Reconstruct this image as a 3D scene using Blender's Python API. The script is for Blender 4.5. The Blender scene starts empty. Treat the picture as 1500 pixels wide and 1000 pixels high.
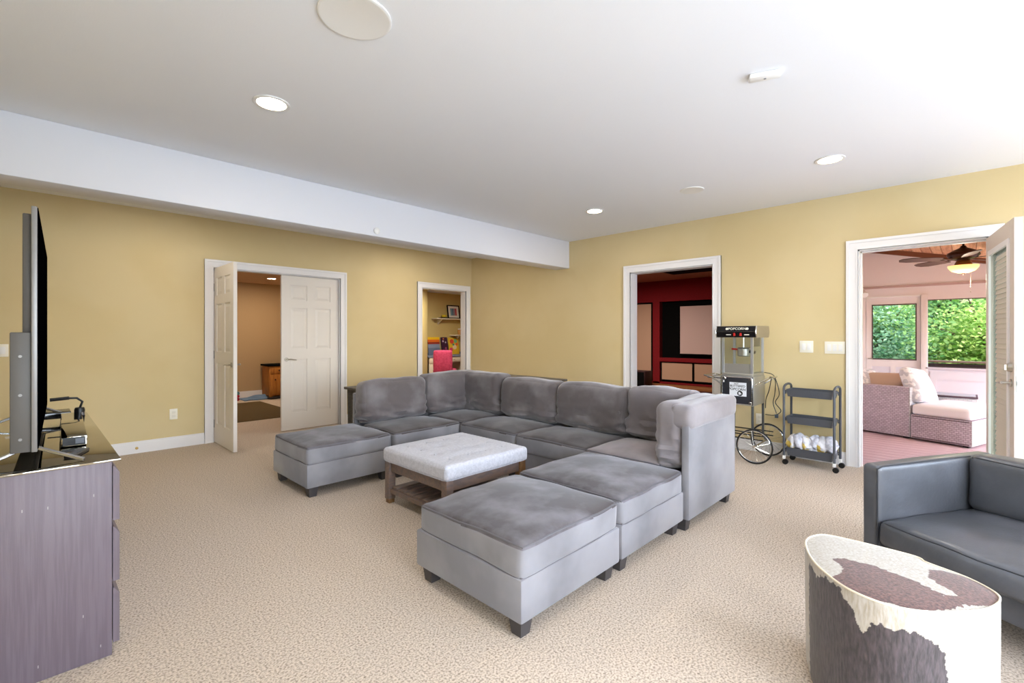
import bpy, bmesh, math, random
from mathutils import Vector, Matrix, noise
S = bpy.context.scene
COL = S.collection
R = math.radians
PI = math.pi

# ------------------------------------------------------------------ camera, world, lights, exposure
cam_d = bpy.data.cameras.new('camera')
cam_d.sensor_width = 36.0
cam_d.lens = 687.2 / 1500 * 36
cam_d.shift_y = -9.85 / 1500
cam_d.clip_start = 0.02
cam_d.clip_end = 200
cam = bpy.data.objects.new('camera', cam_d)
cam.location = (0, 0, 1.25)
cam.rotation_euler = (R(90), 0, -0.79942342)
COL.objects.link(cam)
S.camera = cam

W = bpy.data.worlds.new('world'); S.world = W; W.use_nodes = True
nt = W.node_tree; nt.nodes.clear()
sky = nt.nodes.new('ShaderNodeTexSky'); sky.sky_type = 'NISHITA'
sky.sun_disc = False; sky.sun_elevation = R(48); sky.sun_rotation = R(200); sky.air_density = 1.0; sky.dust_density = 2.5
bg = nt.nodes.new('ShaderNodeBackground'); bg.inputs[1].default_value = 1.4
wo = nt.nodes.new('ShaderNodeOutputWorld')
nt.links.new(sky.outputs[0], bg.inputs[0]); nt.links.new(bg.outputs[0], wo.inputs[0])

def lamp(name, kind, loc, energy, color=(1, 1, 1), size=0.2, size_y=None, rot=(0, 0, 0), spread=None, angle=None):
    d = bpy.data.lights.new(name, kind); d.energy = energy; d.color = color
    if kind == 'AREA':
        d.shape = 'RECTANGLE' if size_y else 'DISK'; d.size = size
        if size_y: d.size_y = size_y
        if spread: d.spread = R(spread)
    elif kind == 'SUN': d.angle = angle or 0.02
    else: d.shadow_soft_size = size
    o = bpy.data.objects.new(name, d); o.location = loc; o.rotation_euler = rot; COL.objects.link(o)
    return o

# the sun stands beyond the porch's open side, high, behind the house
lamp('sun', 'SUN', (0, 0, 20), 6.0, (1, .96, .88), rot=(R(38), R(-22), 0), angle=.03)
# daylight through the three tall windows behind the photographer plus one added lamp beside the camera
DAY = (0.73, 0.89, 1.15)
for wx, we in ((0.55, 88), (2.55, 74), (4.45, 36)):
    lamp('window_daylight', 'AREA', (wx, -2.54, 1.30), we, DAY, 1.5, 1.9, (R(103), 0, 0))
lamp('window_daylight', 'AREA', (-.40, -1.45, 1.30), 40, (.82, .91, 1.0), 1.9, 1.3, (R(100), 0, R(-90)))  # added lamp, lightens the faces turned its way; no window known here
S.view_settings.view_transform = 'Standard'
S.view_settings.look = 'None'
S.view_settings.exposure = 0.06
S.view_settings.gamma = 1.0
S.view_settings.use_curve_mapping = False

# ------------------------------------------------------------------ materials
def lin(c):
    return tuple(((v / 255) / 12.92 if v / 255 <= .04045 else ((v / 255 + .055) / 1.055) ** 2.4) for v in c) + (1,)
MATS = {}
def M(name, rgb, rough=.6, metal=0, rgb2=None, scale=6, detail=3, lo=.4, hi=.6, bump=0, bscale=60, bdetail=2, sheen=0, coat=0, spec=.5,
      stretch=None, emit=0, trans=0, alpha=1, ior=1.45, tint=None):
    if name in MATS: return MATS[name]
    m = bpy.data.materials.new(name); m.use_nodes = True; n = m.node_tree; p = n.nodes['Principled BSDF']
    p.inputs['Base Color'].default_value = lin(rgb); p.inputs['Roughness'].default_value = rough
    p.inputs['Metallic'].default_value = metal; p.inputs['Specular IOR Level'].default_value = spec
    p.inputs['IOR'].default_value = ior
    if sheen:
        p.inputs['Sheen Weight'].default_value = sheen; p.inputs['Sheen Roughness'].default_value = .45
        p.inputs['Sheen Tint'].default_value = (.95, .95, 1, 1)
    if coat: p.inputs['Coat Weight'].default_value = coat; p.inputs['Coat Roughness'].default_value = .15
    if trans: p.inputs['Transmission Weight'].default_value = trans
    if emit:
        p.inputs['Emission Color'].default_value = lin(rgb); p.inputs['Emission Strength'].default_value = emit
    tc = n.nodes.new('ShaderNodeTexCoord'); mp = n.nodes.new('ShaderNodeMapping')
    n.links.new(tc.outputs['Object'], mp.inputs[0])
    if stretch: mp.inputs['Scale'].default_value = stretch
    if rgb2:
        nz = n.nodes.new('ShaderNodeTexNoise'); nz.inputs['Scale'].default_value = scale; nz.inputs['Detail'].default_value = detail
        cr = n.nodes.new('ShaderNodeValToRGB'); cr.color_ramp.elements[0].position = lo; cr.color_ramp.elements[1].position = hi
        cr.color_ramp.elements[0].color = lin(rgb); cr.color_ramp.elements[1].color = lin(rgb2)
        n.links.new(mp.outputs[0], nz.inputs[0]); n.links.new(nz.outputs[0], cr.inputs[0]); n.links.new(cr.outputs[0], p.inputs['Base Color'])
    if bump:
        nb = n.nodes.new('ShaderNodeTexNoise'); nb.inputs['Scale'].default_value = bscale; nb.inputs['Detail'].default_value = bdetail
        bp = n.nodes.new('ShaderNodeBump'); bp.inputs['Strength'].default_value = bump; bp.inputs['Distance'].default_value = .01
        n.links.new(mp.outputs[0], nb.inputs[0]); n.links.new(nb.outputs[0], bp.inputs['Height']); n.links.new(bp.outputs[0], p.inputs['Normal'])
    MATS[name] = m
    return m
def glass(name, rgb=(235, 240, 240), mix=.12):
    if name in MATS: return MATS[name]
    m = bpy.data.materials.new(name); m.use_nodes = True; n = m.node_tree; n.nodes.clear()
    t = n.nodes.new('ShaderNodeBsdfTransparent'); t.inputs[0].default_value = lin(rgb)
    g = n.nodes.new('ShaderNodeBsdfGlossy'); g.inputs['Roughness'].default_value = .03
    lw = n.nodes.new('ShaderNodeLayerWeight'); pw = n.nodes.new('ShaderNodeMath'); pw.operation = 'POWER'; pw.inputs[1].default_value = 4
    f = n.nodes.new('ShaderNodeMath'); f.operation = 'MULTIPLY_ADD'; f.inputs[1].default_value = mix * 5; f.inputs[2].default_value = mix * .25
    n.links.new(lw.outputs['Facing'], pw.inputs[0]); n.links.new(pw.outputs[0], f.inputs[0])
    x = n.nodes.new('ShaderNodeMixShader'); o = n.nodes.new('ShaderNodeOutputMaterial')
    n.links.new(f.outputs[0], x.inputs[0]); n.links.new(t.outputs[0], x.inputs[1]); n.links.new(g.outputs[0], x.inputs[2]); n.links.new(x.outputs[0], o.inputs[0])
    MATS[name] = m; return m
def wicker(name, a, b):
    m = M(name, a, .8); n = m.node_tree; p = n.nodes['Principled BSDF']
    tc = n.nodes.new('ShaderNodeTexCoord'); br = n.nodes.new('ShaderNodeTexBrick'); mp = n.nodes.new('ShaderNodeMapping')
    cb = n.nodes.new('ShaderNodeCombineXYZ'); sp = n.nodes.new('ShaderNodeSeparateXYZ'); ad = n.nodes.new('ShaderNodeMath')
    n.links.new(tc.outputs['Object'], sp.inputs[0]); n.links.new(sp.outputs[0], ad.inputs[0]); n.links.new(sp.outputs[1], ad.inputs[1])
    n.links.new(ad.outputs[0], cb.inputs[0]); n.links.new(sp.outputs[2], cb.inputs[1])
    br.inputs['Color1'].default_value = lin(a); br.inputs['Color2'].default_value = lin(tuple(int(v * .9) for v in a)); br.inputs['Mortar'].default_value = lin(b)
    br.inputs['Scale'].default_value = 14; br.inputs['Mortar Size'].default_value = .03; br.inputs['Brick Width'].default_value = .55; br.inputs['Row Height'].default_value = .3
    n.links.new(cb.outputs[0], br.inputs[0]); n.links.new(br.outputs[0], p.inputs['Base Color'])
    bp = n.nodes.new('ShaderNodeBump'); bp.invert = True; bp.inputs['Strength'].default_value = .7; bp.inputs['Distance'].default_value = .01
    n.links.new(br.outputs[1], bp.inputs['Height']); n.links.new(bp.outputs[0], p.inputs['Normal'])
    return m

m_wall = M('wall_yellow_paint', (214, 195, 150), .75, rgb2=(210, 190, 143), scale=1.5, bump=.05, bscale=220)
m_ceil = M('ceiling_white_paint', (236, 237, 240), .85, bump=.04, bscale=150)
m_beam = M('beam_white_paint', (222, 222, 227), .7)
m_trim = M('white_trim_gloss', (236, 233, 232), .4)
m_trimdoor = M('door_white_paint', (228, 221, 212), .45)
m_carpet = M('beige_carpet_pile', (106, 88, 74), .97, rgb2=(216, 201, 184), scale=120, detail=5, lo=.22, hi=.58, bump=.22, bscale=190, bdetail=3, spec=.1)
m_velvet = M('grey_velvet', (98, 91, 91), .85, rgb2=(132, 127, 129), scale=2.4, detail=5, lo=.42, hi=.62, bump=.3, bscale=7, bdetail=5, sheen=.45, spec=.15)
m_velvet_pale = M('pale_grey_velvet', (118, 111, 113), .85, rgb2=(140, 134, 137), scale=2.4, detail=5, lo=.4, hi=.65, bump=.3, bscale=7, bdetail=5, sheen=.45, spec=.15)
m_velvet_deep_shade = M('grey_velvet_deep_shade', (66, 60, 58), .85, rgb2=(100, 94, 94), scale=3.6, detail=6, lo=.46, hi=.72, bump=.15, bscale=8, bdetail=4, sheen=.3, spec=.15)  # same velvet with deeper shade painted in, for the other seat tops
m_velvet_top_shade = M('grey_velvet_seat', (74, 68, 68), .85, rgb2=(124, 120, 125), scale=4.2, detail=6, lo=.44, hi=.70, bump=.15, bscale=8, bdetail=4, sheen=.35, spec=.15)  # seat tops: shade put into the colour of the same grey velvet
m_velvet_base = M('grey_velvet_base', (118, 116, 120), .85, rgb2=(140, 138, 142), scale=2.2, detail=4, lo=.4, hi=.6, bump=.05, bscale=14, sheen=.45, spec=.15)
m_foot = M('dark_plastic_foot', (66, 62, 63), .5)
m_espresso = M('espresso_wood_veneer', (112, 100, 107), .45, rgb2=(104, 92, 99), scale=7, stretch=(16, 16, .6), bump=.06, bscale=40)
m_gloss = M('black_glass_top', (168, 164, 154), .03, 1)
m_blackp = M('black_plastic', (18, 18, 19), .35)
m_screen = M('black_screen', (3, 3, 4), 1.0, spec=0, ior=1.01)
m_tvback = M('grey_tv_back', (84, 80, 76), .5)
m_silver = M('brushed_silver', (190, 190, 192), .25, 1)
m_chrome = M('chrome', (215, 215, 215), .12, 1)
m_nickel = M('satin_nickel', (180, 172, 160), .28, 1)
m_steel = M('stainless_steel', (186, 184, 178), .34, .75)
m_leather = M('grey_leather', (74, 75, 79), .38, rgb2=(90, 91, 96), scale=3.5, detail=5, bump=.1, bscale=55, bdetail=4, coat=.12)
m_seam = M('leather_seam', (50, 51, 55), .5)
m_linen = M('light_grey_linen', (184, 183, 190), .92, rgb2=(196, 195, 202), scale=60, detail=4, bump=.35, bscale=130, sheen=.3, spec=.1)
m_greywood = M('brown_grey_wood', (112, 98, 92), .5, rgb2=(128, 106, 94), scale=5, stretch=(3, 12, 12), bump=.06)
m_endwood = M('worn_brown_wood', (104, 72, 42), .5, rgb2=(130, 96, 60), scale=6)
m_darkwood = M('dark_grey_wood', (80, 74, 66), .45, rgb2=(92, 86, 76), scale=5, stretch=(10, 2, 10))
m_cartgrey = M('slate_grey_powder_coat', (76, 78, 84), .45)
m_red = M('red_fabric_wall', (138, 14, 22), .9, rgb2=(112, 8, 16), scale=60, detail=2)
m_tan = M('tan_speaker_cloth', (196, 160, 132), .9)
m_scr = M('projector_screen_cloth', (206, 178, 168), .8)
m_black = M('matte_black', (10, 10, 10), .9, spec=.1)
m_pinkwall = M('mauve_porch_siding', (230, 221, 222), .8)
m_lav = M('lavender_grey_panel', (222, 216, 226), .7)
m_deck = M('red_deck_board', (186, 154, 162), .7, rgb2=(206, 180, 186), scale=5, stretch=(10, 1, 10))
m_plank = M('cedar_ceiling_plank', (198, 146, 106), .6, rgb2=(222, 172, 130), scale=4, stretch=(1, 10, 10))
m_plank2 = M('cedar_ceiling_plank_dark', (180, 126, 90), .6, rgb2=(206, 152, 114), scale=4, stretch=(1, 10, 10))
m_wick = wicker('mauve_grey_wicker', (204, 190, 204), (146, 128, 142))
m_wick2 = wicker('light_grey_wicker', (206, 204, 208), (168, 166, 172))
m_white = M('white_cushion_cloth', (240, 234, 240), .9, bump=.1, bscale=30)
m_patt = M('white_grey_patterned_cloth', (240, 236, 240), .9, rgb2=(206, 203, 212), scale=18, detail=1, lo=.48, hi=.52)
m_taupe = M('taupe_cushion_cloth', (192, 166, 150), .9)
m_bronze = M('bronze_fan_metal', (62, 36, 28), .35, .6)
m_blade = M('walnut_fan_blade', (84, 58, 54), .5)
m_pine = M('orange_pine', (196, 130, 56), .5, rgb2=(176, 108, 40), scale=4, stretch=(10, 10, 1))
m_rug = M('brown_olive_rug', (92, 74, 40), .95, bump=.3, bscale=150)
m_store = M('storage_tan_wall', (186, 156, 116), .8)
m_storeceil = M('storage_ceiling_paint', (214, 178, 144), .85)
m_nook = M('nook_yellow_wall', (206, 186, 124), .8)
m_cream = M('cream_cabinet_paint', (232, 222, 200), .5)
m_blueden = M('blue_grey_laminate', (122, 134, 158), .5)
m_pink = M('pink_chair_fabric', (206, 74, 112), .9, rgb2=(190, 60, 98), scale=30)
m_white_pl = M('white_plastic', (236, 234, 230), .4)
m_hinge = M('hinge_steel', (150, 148, 145), .35, 1)
m_glass = glass('clear_glass', (250, 252, 252))
m_glass_door = glass('door_glass', (205, 214, 208))
m_bark = M('tree_bark', (96, 80, 64), .9, rgb2=(70, 58, 46), scale=8)

# ------------------------------------------------------------------ geometry collector
class G:
    def __init__(s): s.v = []; s.f = []; s.mi = []
    def add(s, vs, fs, mi=0, mat=None):
        k = len(s.v)
        s.v += [tuple(mat @ Vector(p)) if mat else tuple(p) for p in vs]
        s.f += [tuple(i + k for i in f) for f in fs]; s.mi += [mi] * len(fs); return s
    def bm(s, b, mi=0, mat=None):
        b.verts.ensure_lookup_table(); b.verts.index_update()
        s.add([v.co.copy() for v in b.verts], [[v.index for v in f.verts] for f in b.faces], mi, mat); b.free(); return s
    def box(s, x0, y0, z0, x1, y1, z1, bev=0, mi=0, mat=None, seg=2):
        if bev:
            b = bmesh.new(); bmesh.ops.create_cube(b, size=1)
            for v in b.verts: v.co = Vector(((x0 + x1) / 2 + v.co.x * (x1 - x0), (y0 + y1) / 2 + v.co.y * (y1 - y0), (z0 + z1) / 2 + v.co.z * (z1 - z0)))
            bmesh.ops.bevel(b, geom=list(b.edges), offset=bev, segments=seg, affect='EDGES', profile=.5)
            return s.bm(b, mi, mat)
        vs = [(x, y, z) for z in (z0, z1) for y in (y0, y1) for x in (x0, x1)]
        return s.add(vs, [(0, 2, 3, 1), (4, 5, 7, 6), (0, 1, 5, 4), (2, 6, 7, 3), (0, 4, 6, 2), (1, 3, 7, 5)], mi, mat)
    def tube(s, pts, r, n=8, closed=False, mi=0, mat=None):
        P = [Vector(p) for p in pts]; N = len(P); rs = r if isinstance(r, (list, tuple)) else [r] * N
        vs = []; fs = []; up = None
        for i in range(N):
            if closed: d = P[(i + 1) % N] - P[i - 1]
            else: d = P[min(i + 1, N - 1)] - P[max(i - 1, 0)]
            d.normalize()
            if up is None:
                up = Vector((0, 0, 1)) if abs(d.z) < .9 else Vector((1, 0, 0))
            up = (up - d * up.dot(d)).normalized(); sd = d.cross(up)
            for k in range(n):
                a = 2 * PI * k / n; vs.append(P[i] + (up * math.cos(a) + sd * math.sin(a)) * rs[i])
        for i in range(N if closed else N - 1):
            j = (i + 1) % N
            for k in range(n): fs.append((i * n + k, i * n + (k + 1) % n, j * n + (k + 1) % n, j * n + k))
        if not closed: fs += [tuple(range(n))[::-1], tuple((N - 1) * n + k for k in range(n))]
        return s.add(vs, fs, mi, mat)
    def lathe(s, prof, c=(0, 0, 0), n=24, mi=0, mat=None):
        vs = []; fs = []
        for (r, z) in prof:
            for k in range(n):
                a = 2 * PI * k / n; vs.append((c[0] + r * math.cos(a), c[1] + r * math.sin(a), c[2] + z))
        for i in range(len(prof) - 1):
            for k in range(n): fs.append((i * n + k, i * n + (k + 1) % n, (i + 1) * n + (k + 1) % n, (i + 1) * n + k))
        if prof[0][0] > 1e-4: fs.append(tuple(range(n))[::-1])
        if prof[-1][0] > 1e-4: fs.append(tuple((len(prof) - 1) * n + k for k in range(n)))
        return s.add(vs, fs, mi, mat)
    def prism(s, poly, z0, z1, mi=0, mat=None):
        n = len(poly)
        vs = [(x, y, z0) for x, y in poly] + [(x, y, z1) for x, y in poly]
        fs = [tuple(range(n))[::-1], tuple(range(n, 2 * n))] + [(k, (k + 1) % n, n + (k + 1) % n, n + k) for k in range(n)]
        return s.add(vs, fs, mi, mat)
    def build(s, name, mats, parent=None, loc=None, smooth=True, rot=None):
        me = bpy.data.meshes.new(name); me.from_pydata(s.v, [], s.f)
        if not isinstance(mats, (list, tuple)): mats = [mats]
        for m in mats: me.materials.append(m)
        if len(mats) > 1: me.polygons.foreach_set('material_index', s.mi)
        me.validate()
        if smooth:
            me.polygons.foreach_set('use_smooth', [True] * len(me.polygons)); me.set_sharp_from_angle(angle=R(38))
        o = bpy.data.objects.new(name, me); COL.objects.link(o)
        if parent: o.parent = parent
        if loc: o.location = loc
        if rot: o.rotation_euler = rot
        return o

def thing(name, label, cat, loc=(0, 0, 0), rotz=0, group=None):
    o = bpy.data.objects.new(name, None); COL.objects.link(o); o.empty_display_size = .1
    o.location = loc; o.rotation_euler = (0, 0, rotz); return tag(o, label, cat, group)
def tag(o, label, cat, group=None):
    o['label'] = label; o['category'] = cat
    if group: o['group'] = group
    return o
def struct(o, label=None, cat=None):
    o['kind'] = 'structure'
    o['label'] = label or ''; o['category'] = cat or o.name.split('_')[0]
    return o
def dup(root, loc=None, rotz=None, label=None):
    r = root.copy(); COL.objects.link(r)
    if loc: r.location = loc
    if rotz is not None: r.rotation_euler = (0, 0, rotz)
    if label: r['label'] = label
    for ch in list(root.children):
        c = ch.copy(); COL.objects.link(c); c.parent = r
        for g in ch.children:
            d = g.copy(); COL.objects.link(d); d.parent = c
    return r
def RX(a): return Matrix.Rotation(R(a), 4, 'X')
def RY(a): return Matrix.Rotation(R(a), 4, 'Y')
def RZ(a): return Matrix.Rotation(R(a), 4, 'Z')
def T(x, y, z): return Matrix.Translation((x, y, z))

# soft rounded cushion: box centred at the origin of 'mat', optional piping round its upper and lower rims
def cushion(sx, sy, sz, mat=None, r=.04, puff=(.01, .01, .03), amp=.006, freq=5, seed=0, n=14, wrinkle=0):
    hx, hy, hz = sx / 2, sy / 2, sz / 2
    r = min(r, hx * .95, hy * .95, hz * .95)
    so = Vector((seed * 3.7, seed * 1.3, seed * 7.1))
    def deform(p, u, v, w):
        q = Vector((p[0] + puff[0] * u * (1 - v * v) * (1 - w * w * .6), p[1] + puff[1] * v * (1 - u * u) * (1 - w * w * .6),
                    p[2] + puff[2] * w * (1 - u * u) * (1 - v * v)))
        if amp: q += noise.noise_vector(q * freq + so) * amp
        if wrinkle:
            k = noise.noise(Vector((q.x * 9 + seed, q.y * 9, q.z * 26))); q += Vector((p[0], p[1], 0)).normalized() * k * wrinkle * max(0, .5 - w)
        return mat @ q if mat else q
    b = bmesh.new(); bmesh.ops.create_cube(b, size=2); bmesh.ops.subdivide_edges(b, edges=list(b.edges), cuts=n, use_grid_fill=True)
    for vv in b.verts:
        u, v, w = [math.sin(c * PI / 2) for c in vv.co]
        p = Vector((u * hx, v * hy, w * hz))
        core = Vector((max(-hx + r, min(hx - r, p.x)), max(-hy + r, min(hy - r, p.y)), max(-hz + r, min(hz - r, p.z))))
        d = p - core
        if d.length > 1e-6: p = core + d.normalized() * r
        vv.co = deform(p, u, v, w)
    b.verts.ensure_lookup_table()
    topf = [f for f in b.faces]
    flags = [1 if f.normal.z > .55 else 0 for f in topf] if False else None
    g = G().bm(b)
    def rim(sgn, pr=.0055):
        pts = []
        a = hx - r; c = hy - r; k = r * .7071
        ring = []
        for i in range(16): ring.append((-1 + 2 * i / 16, -1))
        for i in range(16): ring.append((1, -1 + 2 * i / 16))
        for i in range(16): ring.append((1 - 2 * i / 16, 1))
        for i in range(16): ring.append((-1, 1 - 2 * i / 16))
        for (u, v) in ring:
            nx = 1 if u >= .999 else (-1 if u <= -.999 else 0); ny = 1 if v >= .999 else (-1 if v <= -.999 else 0)
            px = max(-a, min(a, u * hx)); py = max(-c, min(c, v * hy))
            if nx and ny: nv = Vector((nx, ny, sgn)).normalized() * r
            else: nv = Vector((nx, ny, sgn)).normalized() * r
            p = Vector((px, py, sgn * (hz - r))) + nv
            pts.append(deform(p, u, v, sgn * .95))
        return G().tube(pts, pr, 6, closed=True)
    return g, rim

# ------------------------------------------------------------------ room shell
XR, YL, XM, YF, HC = 5.45, 6.30, -.45, -2.60, 2.595
def wall_x(name, Y0, Y1, x0, x1, zt, holes, mat, label):   # wall lying along X, holes = (xa, xb, za, zb)
    g = G(); x = x0
    for (a, b, za, zb) in sorted(holes):
        g.box(x, Y0, 0, a, Y1, zt)
        if za > 0: g.box(a, Y0, 0, b, Y1, za)
        g.box(a, Y0, zb, b, Y1, zt); x = b
    g.box(x, Y0, 0, x1, Y1, zt)
    return struct(g.build(name, mat, smooth=False), label, 'wall')
def wall_y(name, X0, X1, y0, y1, zt, holes, mat, label):
    g = G(); y = y0
    for (a, b, za, zb) in sorted(holes):
        g.box(X0, y, 0, X1, a, zt)
        if za > 0: g.box(X0, a, 0, X1, b, za)
        g.box(X0, a, zb, X1, b, zt); y = b
    g.box(X0, y, 0, X1, y1, zt)
    return struct(g.build(name, mat, smooth=False), label, 'wall')

struct(G().box(-.9, -2.9, -.12, 5.60, 10.6, 0).build('floor', m_carpet, smooth=False), 'beige speckled carpet of the main room', 'floor')
struct(G().box(5.60, 1.62, -.12, 11.4, 9.9, 0).build('floor_theatre', M('dark_red_carpet', (66, 22, 20), .95), smooth=False), 'dark carpet of the home theatre', 'floor')
struct(G().box(-.6, -2.75, HC, 5.60, 6.42, HC + .15).build('ceiling', m_ceil, smooth=False), 'white painted ceiling', 'ceiling')
# openings
FD = (1.490, 3.030, 0, 2.035)        # french doors in the left wall
SD = (4.395, 5.315, 0, 2.010)        # desk nook opening
TD = (2.090, 3.150, 0, 2.055)        # theatre opening in the right wall
PD = (-.120, .745, 0, 2.050)         # porch door
wall_x('wall_left', YL, YL + .12, -.6, 5.60, HC, [FD, SD], m_wall, 'yellow wall with french doors and the desk nook opening')
wall_y('wall_right', XR, XR + .15, -2.75, YL, HC, [TD, PD], m_wall, 'yellow wall with the theatre and porch openings')
wall_y('wall_media', XM - .15, XM, -2.75, YL, HC, [(-2.1, -.8, .35, 2.25)], m_wall, 'yellow wall behind the chest of drawers')
WN = [(-.2, 1.3, .35, 2.25), (1.8, 3.3, .35, 2.25), (3.7, 5.2, .35, 2.25)]
wall_x('wall_front', YF - .15, YF, -.6, 5.60, HC, WN, m_wall, 'yellow wall behind the camera with three windows')
for i, (a, b, za, zb) in enumerate(WN):
    g = G()
    for (x0, x1, z0, z1) in ((a, a + .05, za, zb), (b - .05, b, za, zb), (a, b, za, za + .05), (a, b, zb - .05, zb), ((a + b) / 2 - .02, (a + b) / 2 + .02, za, zb)):
        g.box(x0, YF - .11, z0, x1, YF - .07, z1)
    w = struct(g.build('window_%d' % (i + 4), m_trim), 'white framed window behind the camera', 'window')
    G().box(a + .05, YF - .095, za + .05, b - .05, YF - .09, zb - .05).build('pane', m_glass, w)
a, b, za, zb = -2.1, -.8, .35, 2.25; g = G()  # unseen window added to go with the extra side lamp
for (x0, x1, z0, z1) in ((a, a + .05, za, zb), (b - .05, b, za, zb), (a, b, za, za + .05), (a, b, zb - .05, zb), ((a + b) / 2 - .02, (a + b) / 2 + .02, za, zb)):
    g.box(XM - .11, x0, z0, XM - .07, x1, z1)
w = struct(g.build('window_7', m_trim), 'white framed window added beside the camera for side light', 'window')
G().box(XM - .095, a + .05, za + .05, XM - .09, b - .05, zb - .05).build('pane', m_glass, w)
# ceiling beam
struct(G().box(XM, 4.14, 2.209, XR, 4.40, HC, bev=.006).build('trim_1', m_beam), 'white boxed ceiling beam running over the sofa', 'beam')

# casings, jambs
def casing_x(name, hole, Y, label, wid=.088, sgn=-1, depth=.12):
    a, b, _, zt = hole; w = wid; g = G()
    for (t0, t1, e) in ((0, w, .016), (w * .72, w, .026), (0, .012, .022)):
        y0, y1 = sorted((Y, Y + sgn * e))
        g.box(a - t1, y0, 0, a - t0, y1, zt + t1); g.box(b + t0, y0, 0, b + t1, y1, zt + t1); g.box(a - t0, y0, zt + t0, b + t0, y1, zt + t1)
    y0, y1 = sorted((Y, Y + depth))
    g.box(a - .004, y0, 0, a + .012, y1, zt); g.box(b - .012, y0, 0, b + .004, y1, zt); g.box(a, y0, zt - .012, b, y1, zt + .004)
    return struct(g.build(name, m_trim, smooth=False), label, 'door casing')
def casing_y(name, hole, X, label, wid=.09, depth=.15):
    a, b, _, zt = hole; w = wid; g = G()
    for (t0, t1, e) in ((0, w, .016), (w * .72, w, .026), (0, .012, .022)):
        g.box(X - e, a - t1, 0, X, a - t0, zt + t1); g.box(X - e, b + t0, 0, X, b + t1, zt + t1); g.box(X - e, a - t0, zt + t0, X, b + t0, zt + t1)
    g.box(X, a - .004, 0, X + depth, a + .012, zt); g.box(X, b - .012, 0, X + depth, b + .004, zt); g.box(X, a, zt - .012, X + depth, b, zt + .004)
    if name == 'trim_5':   # door stop
        g.box(X + .05, b - .025, 0, X + .09, b - .012, zt - .012); g.box(X + .05, a, zt - .025, X + .09, b, zt - .012)
    return struct(g.build(name, m_trim, smooth=False), label, 'door casing')
casing_x('trim_2', FD, YL, 'white casing round the french doors')
casing_x('trim_3', SD, YL, 'white casing round the desk nook opening')
casing_y('trim_4', TD, XR, 'white casing round the theatre opening')
casing_y('trim_5', PD, XR, 'white casing round the porch door')
def base_x(name, Y, spans, label, sgn=-1, h=.125, m=m_trim):
    g = G()
    for a, b in spans:
        y0, y1 = sorted((Y, Y + sgn * .014)); g.box(a, y0, 0, b, y1, h - .02); y0, y1 = sorted((Y, Y + sgn * .009)); g.box(a, y0, h - .02, b, y1, h)
    return struct(g.build(name, m, smooth=False), label, 'baseboard')
def base_y(name, X, spans, label, sgn=-1, h=.125, m=m_trim):
    g = G()
    for a, b in spans:
        x0, x1 = sorted((X, X + sgn * .014)); g.box(x0, a, 0, x1, b, h - .02); x0, x1 = sorted((X, X + sgn * .009)); g.box(x0, a, h - .02, x1, b, h)
    return struct(g.build(name, m, smooth=False), label, 'baseboard')
base_x('baseboard_left', YL, [(XM, 1.40), (3.12, 4.305), (5.405, XR)], 'white baseboard under the yellow left wall')
base_y('baseboard_right', XR, [(3.242, YL), (.837, 1.998), (YF, -.212)], 'white baseboard under the yellow right wall')
base_y('baseboard_media', XM, [(YF, YL)], 'white baseboard behind the chest of drawers', sgn=1)
base_x('baseboard_front', YF, [(XM, XR)], 'white baseboard behind the camera', sgn=1)

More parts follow.
